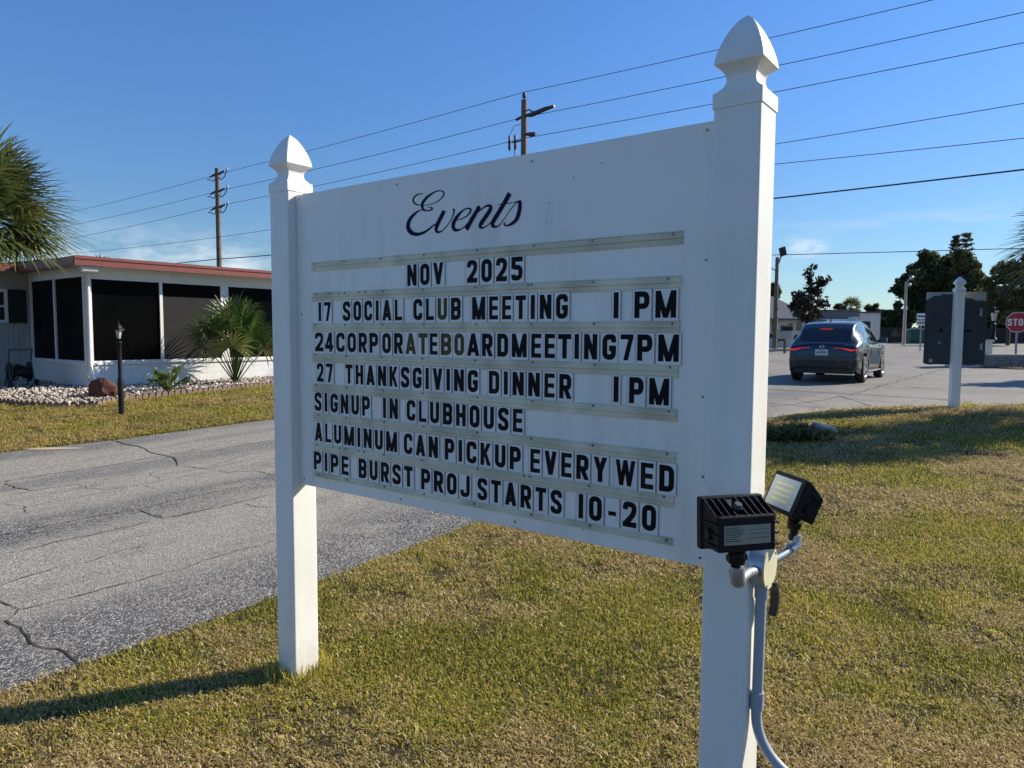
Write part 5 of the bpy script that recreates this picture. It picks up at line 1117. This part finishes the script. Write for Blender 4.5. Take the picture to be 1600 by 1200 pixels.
# light poles
def light_pole(px0, pyb, pyt, Y, label, m, head):
    c = at(px0, pyt, Y); z0 = float(zg(Y)); H = c.z - z0; t = thing('light_pole', label, 'street light', (c.x, Y, z0), 0)
    b = MB(); b.tube([(0, 0, -.2), (0, 0, H)], [.15, .10], 10)
    if head == 0: b.tube([(-.1, 0, H * .86), (-.5, 0, H * .9), (-1.0, 0, H * .885)], .03, 6)
    b.build('pole', m, t); b = MB()
    if head == 0: b.tube([(.05, 0, H - .5), (.18, 0, H - .1), (.25, 0, H + .15)], .04, 6); b.obox((.30, -.05, H + .34), (.16, 0, .05), (0, .12, 0), (-.06, 0, .26))
    else: b.tube([(0, 0, H - .2), (.15, -.1, H + .15), (.3, -.2, H + .3)], .04, 6); b.lathe([(.05, H + .15), (.18, H + .22), (.16, H + .42), (.05, H + .48)], 10, (.32, -.22, 0)); b.lathe([(.05, H - .42), (.15, H - .36), (.14, H - .2), (.04, H - .14)], 10, (.2, -.15, 0))
    b.build('lamp_head', 'dark' if head == 0 else 'galv', t); return t
light_pole(1214.5, 532, 402, 44, 'dark pole with a square lamp head beside the small reddish tree', 'wood', 0)
light_pole(1416, 527, 440, 62, 'grey concrete light pole with two small lamps before the big dark trees', 'concrete', 1)
# mailbox, kerb stops, dumpster, route sign
Ym = 40; c = at(1226, 541, Ym); t = thing('mailbox', 'black mailbox above a grey newspaper box on one post by the road', 'mailbox', (c.x, Ym, float(zg(Ym))))
zz = lambda py, Y: at(1226, py, Y).z - float(zg(Y))
b = MB(); b.box(-.05, .05, -.05, .05, -.3, zz(530, Ym)); b.build('post', 'wood', t)
b = MB(); b.box(-.34, .30, -.2, .2, zz(529.5, Ym), zz(518, Ym)); b.build('newspaper_box', 'steel', t, bevel=.03)
b = MB(); b.extrude([(-.18, zz(517, Ym)), (.18, zz(517, Ym)), (.18, zz(511, Ym)), (.1, zz(508.5, Ym)), (-.1, zz(508.5, Ym)), (-.18, zz(511, Ym))], -.20, .36, 0); b.build('mailbox_shell', 'black_metal', t)
for px, lab in ((1206, 'tan concrete kerb stop nearer the dark light pole'), (1231, 'tan concrete kerb stop right of the mailbox post')):
    Yk = 43.5; c = at(px, 535, Yk); b = MB(); b.extrude([(-.12, 0), (.12, 0), (.09, .16), (-.09, .16)], -.52, .52, 0); o = tag(b.build('kerb_stop', 'tan', None, bevel=.015), lab, 'kerb stop', 'kerb stops by the mailbox'); o.location = (c.x, Yk, float(zg(Yk)))
Yd = 66; a_, b_ = at(1421, 527, Yd), at(1448, 527, Yd); hd = at(1421, 513, Yd).z - float(zg(Yd)); t = thing('dumpster', 'teal dumpster with a pale lid at the far edge of the road', 'dumpster', (a_.x, Yd, float(zg(Yd))))
b = MB(); b.extrude([(0, .1), (1.3, .1), (1.3, hd * .8), (-.15, hd * .95), (-.15, .35)], 0, b_.x - a_.x, 0)
for k in range(4): b.box(.2 + k * .42, .26 + k * .42, -.2, -.14, .35, hd * .9)
b.build('bin', 'dumpster', t); b = MB(); b.add([(-.02, -.2, hd * .95), (b_.x - a_.x + .02, -.2, hd * .95), (b_.x - a_.x + .02, 1.33, hd * .82), (-.02, 1.33, hd * .82), (-.02, -.2, hd), (b_.x - a_.x + .02, -.2, hd), (b_.x - a_.x + .02, 1.33, hd * .87), (-.02, 1.33, hd * .87)], [(0, 3, 2, 1), (4, 5, 6, 7), (0, 1, 5, 4), (2, 3, 7, 6), (1, 2, 6, 5), (3, 0, 4, 7)]); b.build('lid', 'galv', t)
Yr = 45; c = at(1440, 500, Yr); t = thing('route_sign', 'pair of small white road signs on one pole half behind the grey board', 'road sign', (c.x, Yr, float(zg(Yr))))
zr = lambda py: at(1440, py, Yr).z - float(zg(Yr)); b = MB(); b.box(-.03, .03, 0, .05, -.2, zr(491)); b.build('pole', 'steel', t)
for z0_, z1_ in ((499, 489.5), (508.5, 500.5)):
    b = MB(); b.box(-.32, .32, -.02, -.005, zr(z0_), zr(z1_)); o = b.build('sign_plate', 'stop_white', t); b = MB(); m_ = (zr(z0_) + zr(z1_)) / 2; b.box(-.2, .2, -.026, -.021, m_ - .045, m_ + .045); b.tube([(-.2, -.024, m_), (-.26, -.024, m_)], .05, 4); b.build('marking', 'grey_frame', o)
# buildings across the road
def bldg(name, label, Y, rz=0, px=1300, cat='building'): 
    c = at(px, 520, Y); return thing(name, label, cat, (c.x, Y, float(zg(Y)) - .05), rz), c.x
t, ox = bldg('blue_roof_house', 'pale house with a blue grey pitched roof behind the dark light pole', 52, 0, 1230, 'house')
X = lambda px, Y: at(px, 520, Y).x - ox; Z = lambda py, Y: at(1300, py, Y).z - float(zg(Y)) + .05
b = MB(); b.box(X(1130, 52), X(1262, 52), 0, 8, -.2, Z(497, 52)); b.build('wall', 'pale_wall', t)
b = MB(); e0, e1 = Z(498, 51.4), Z(463, 56); x0, x1 = X(1125, 52), X(1272, 52)
b.add([(x0, -.6, e0), (x1, -.6, e0), (x1 - 1.6, 4, e1), (x0, 4, e1), (x0, 8.6, e0), (x1, 8.6, e0), (x0, -.6, e0 - .12), (x1, -.6, e0 - .12), (x1, 8.6, e0 - .12), (x0, 8.6, e0 - .12)], [(0, 1, 2, 3), (3, 2, 5, 4), (1, 5, 2), (0, 6, 7, 1), (1, 7, 8, 5), (6, 9, 8, 7), (0, 3, 4, 9, 6)]); b.build('roof', 'blue_roof', t)
for p0, p1, y0, y1, m_ in ((1206, 1213, 500, 520, 'dark'), (1232, 1238, 505, 517, 'glass'), (1244, 1252, 503, 517, 'glass')):
    b = MB(); b.box(X(p0, 52), X(p1, 52), -.03, -.002, Z(y1, 52), Z(y0, 52)); b.build('door' if m_ == 'dark' else 'window', m_, t)
t, ox = bldg('grey_building', 'grey flat fronted building with a pale end wall and scalloped awning', 60, 0, 1330)
X = lambda px, Y: at(px, 520, Y).x - ox; Z = lambda py, Y: at(1300, py, Y).z - float(zg(Y)) + .05
b = MB(); b.box(X(1268, 60), X(1342, 60), 0, 9, -.2, Z(486, 60)); b.build('front', 'grey_wall', t)
b = MB(); b.box(X(1342, 60), X(1375, 60), .02, 8.8, -.2, Z(489, 60)); b.build('end_wall', 'pale_wall', t)
b = MB(); b.box(X(1266, 60), X(1342, 60), -.25, 9.2, Z(486, 60), Z(484, 60)); b.box(X(1342, 60), X(1376, 60), -.1, 9.2, Z(489, 60), Z(486.6, 60)); b.build('roof', 'blue_roof', t)
b = MB(); x = X(1284, 60); 
while x < X(1337, 60): b.add([(x, -.9, Z(499.5, 60)), (x + .22, -.9, Z(499.5, 60)), (x + .22, -.92, Z(502.5, 60)), (x, -.92, Z(502.5, 60))], [(0, 1, 2, 3)]); x += .30
b.box(X(1284, 60), X(1338, 60), -.9, 0, Z(500, 60), Z(499, 60)); b.build('awning', 'stop_white', t)
b = MB(); b.box(X(1346, 60), X(1359, 60), -.05, .015, Z(513, 60), Z(502, 60)); b.build('opening', 'dark', t)
t, ox = bldg('small_shed', 'small white gabled shed showing above the car roof', 56, 0, 1340, 'shed'); X = lambda px, Y: at(px, 520, Y).x - ox
w_ = X(1345, 56); z1_, z2_ = Z(501, 56), Z(497, 56); b = MB(); b.extrude([(-w_, -.2), (w_, -.2), (w_, z1_), (0, z2_), (-w_, z1_)], 0, 1.4, 1); b.build('walls', 'stop_white', t)
b = MB(); b.add([(-w_ * 1.25, -.1, z1_ - .04), (0, -.1, z2_ + .04), (w_ * 1.25, -.1, z1_ - .04), (-w_ * 1.25, 1.5, z1_ - .04), (0, 1.5, z2_ + .04), (w_ * 1.25, 1.5, z1_ - .04), (0, -.1, z2_ + .12), (0, 1.5, z2_ + .12), (-w_ * 1.25, -.1, z1_ + .04), (w_ * 1.25, -.1, z1_ + .04), (-w_ * 1.25, 1.5, z1_ + .04), (w_ * 1.25, 1.5, z1_ + .04)], [(8, 6, 7, 10), (6, 9, 11, 7), (0, 1, 6, 8), (1, 2, 9, 6), (3, 10, 7, 4), (4, 7, 11, 5)]); b.build('roof', 'pale_wall', t)
# dark boundary fence and parked dark van beyond the road
Yf = 70; a_, b_ = at(1352, 526, Yf), at(1640, 526, Yf); t = thing('boundary_fence', 'long dark slatted fence below the big trees beyond the road', 'fence', (a_.x, Yf, float(zg(Yf))))
b = MB(); x = 0; hf = at(1352, 511, Yf).z - float(zg(Yf))
while x < b_.x - a_.x: b.box(x, x + .13, 0, .03, .05, hf * random.uniform(.97, 1.0)); x += .15
b.box(0, b_.x - a_.x, .03, .08, hf * .3, hf * .36); b.box(0, b_.x - a_.x, .03, .08, hf * .75, hf * .8); b.build('boards', 'fence', t)
x = 0; b = MB()
while x < b_.x - a_.x: b.box(x - .06, x + .06, .08, .2, -.3, hf * 1.03); x += 2.4
b.build('posts', 'fence', t)

# ------------------------------------------------------------------ trees beyond the road
def tr(name, label, px, Y, pytop, masses, n, size, m, seed, **k):
    """masses in pixels at depth Y: (px, py, rx, ry)"""
    z0 = float(zg(Y)); c = at(px, 520, Y); s = Y / F_PX
    cr_ = [((x - px) * s, k.get('dj', .0) + random.Random(seed + i).uniform(-.5, .5) * rx * s, at(px, y, Y).z - z0, rx * s, rx * s * .9, ry * s) for i, (x, y, rx, ry) in enumerate(masses)]
    H = at(px, pytop, Y).z - z0; k.pop('dj', None)
    return tree(name, label, (c.x, Y, z0), H, cr_, n, size, m, seed, **k)
tr('small_tree', 'small upright tree with sparse dark reddish leaves beside the pale house', 1262, 44, 408, [(1262, 490, 28, 22), (1252, 470, 24, 16), (1268, 455, 16, 16), (1262, 432, 8, 14), (1282, 442, 12, 8), (1265, 418, 6, 8), (1284, 476, 12, 10), (1242, 482, 10, 10), (1292, 434, 5, 4)], 1900, .16, 'plum', 31, trunk_r=.09, trunk_top=.3, sub=7)
tr('dark_pine', 'huge dark green tree with ragged crown behind the concrete light pole', 1452, 78, 386, [(1448, 425, 38, 32), (1470, 420, 40, 30), (1430, 455, 34, 30), (1475, 460, 50, 40), (1445, 490, 46, 28), (1412, 440, 14, 12), (1400, 455, 12, 8), (1500, 430, 26, 24)], 46000, .22, 'pine', 32, trunk_r=.4, trunk_top=.3, sub=20, cs=(.18, .42))
tr('dark_pine', 'rounded olive green tree between the huge dark tree and the layered pine', 1510, 74, 388, [(1500, 410, 20, 20), (1512, 440, 30, 30), (1525, 465, 26, 26), (1505, 480, 36, 30)], 26000, .20, 'oak', 33, trunk_r=.3, trunk_top=.4, sub=18, cs=(.18, .4))
# layered pines: whorled branches
def layered(px, Y, pyt, pyb, rpx, seed, label):
    z0 = float(zg(Y)); c = at(px, pyt, Y); H = c.z - z0; zb = at(px, pyb, Y).z - z0; s = Y / F_PX; cl = []; rn = random.Random(seed); t = thing('layered_pine', label, 'tree', (c.x, Y, z0), 0, 'layered pines above the tree line')
    nl = 10
    for i in range(nl):
        f = i / (nl - 1); z = H - (H - zb) * f; rr2 = rpx * s * (.30 + .7 * f ** .7)
        for j in range(6):
            a = j * 1.047 + i * .5 + rn.uniform(-.3, .3)
            for q in (.3, .55, .8, 1.0): cl.append((rr2 * q * math.cos(a), rr2 * q * math.sin(a), z + q * .35 + rn.uniform(-.1, .1), .24, .24, .09))
    V, F, T_ = leaf_cloud(cl, 3800, .11, np.random.default_rng(seed)); fast_mesh('crown', V, F, 'pine', T_, t)
    b = MB(); b.tube([(0, 0, -.2), (0, 0, H)], [.28, .04], 8); b.build('trunk', 'bark', t)
layered(1510, 80, 371, 440, 17, 41, 'taller layered pine, right of two tops above the tree line'); layered(1494, 82, 374, 430, 11, 42, 'slimmer layered pine, left of two tops above the tree line')
tr('spreading_oak', 'grey green spreading tree above the stop sign and lantern', 1575, 62, 396, [(1570, 430, 24, 24), (1595, 425, 30, 30), (1555, 460, 26, 20), (1590, 465, 36, 26), (1545, 445, 14, 14), (1620, 450, 40, 40), (1575, 490, 45, 18)], 22000, .17, 'oak', 34, trunk_r=.15, trunk_top=.35, sub=18, cs=(.15, .36))
tr('dark_pine', 'broad dark tree filling the gap under the grey board top', 1545, 72, 430, [(1540, 470, 36, 24), (1560, 492, 40, 20), (1520, 495, 36, 20), (1600, 500, 50, 22)], 30000, .24, 'pine', 35, trunk_r=.3, trunk_top=.4, sub=14)
tr('round_bush', 'low dark bush left of the huge dark tree, beside the grey building', 1388, 74, 476, [(1388, 495, 18, 18), (1404, 500, 20, 20), (1378, 510, 14, 12), (1400, 478, 7, 7)], 7000, .26, 'pine', 36, trunk_r=.15, trunk_top=.5, sub=7)
for i, (px, py, rx, ry, Y, lab) in enumerate(((1359, 482, 11, 6, 90, 'far small treetop above the pale end wall'), (1312, 480, 8, 5, 95, 'far faint treetop left of the small far palm'), (1208, 452, 7, 12, 70, 'far thin treetop above the blue grey roof'))):
    tr('far_tree', lab, px, Y, py - ry, [(px, py, rx, ry), (px + rx * .5, py + ry * .7, rx, ry)], 1400, .28, 'oak', 50 + i, trunk_r=.15, trunk_top=.7)
c = at(1330, 478, 84); fan_palm('sabal_palm', 'small far fan palm above the roof of the grey building', (c.x, 84, float(zg(84))), c.z - float(zg(84)) - .4, 26, .7, .95, 1.3, -.5, 'palm', 12, .2, 14, .055, .25)
for i, (px, Y) in enumerate(((1214, 47), (1250, 47), (1272, 49), (1290, 50))):
    tr('hedge_bush', ['leafy bush at the foot of the dark light pole', 'leafy bush under the small reddish tree', 'leafy bush right of the small reddish tree, behind the car', 'leafy bush before the grey building, behind the car roof'][i], px, Y, 515, [(px, 525, 9, 8), (px + 6, 528, 8, 6)], 1100, .13, 'oak', 70 + i, trunk_r=.05, trunk_top=.4, cat='bush', group='bushes before the pale house')
# off to the right, the trees whose shade reaches the road and lawn
tree('shade_tree', 'leafy roadside tree standing just outside the right of the picture', (20.6, 20.3, float(zg(20.3))), 5.5, [(0, 0, 4.2, 2.0, 2.0, 1.3), (.8, -.6, 3.6, 1.6, 1.6, 1.0), (-1, .6, 3.8, 1.4, 1.4, 1.0)], 9000, .12, 'oak', 81, trunk_r=.16, trunk_top=.5)
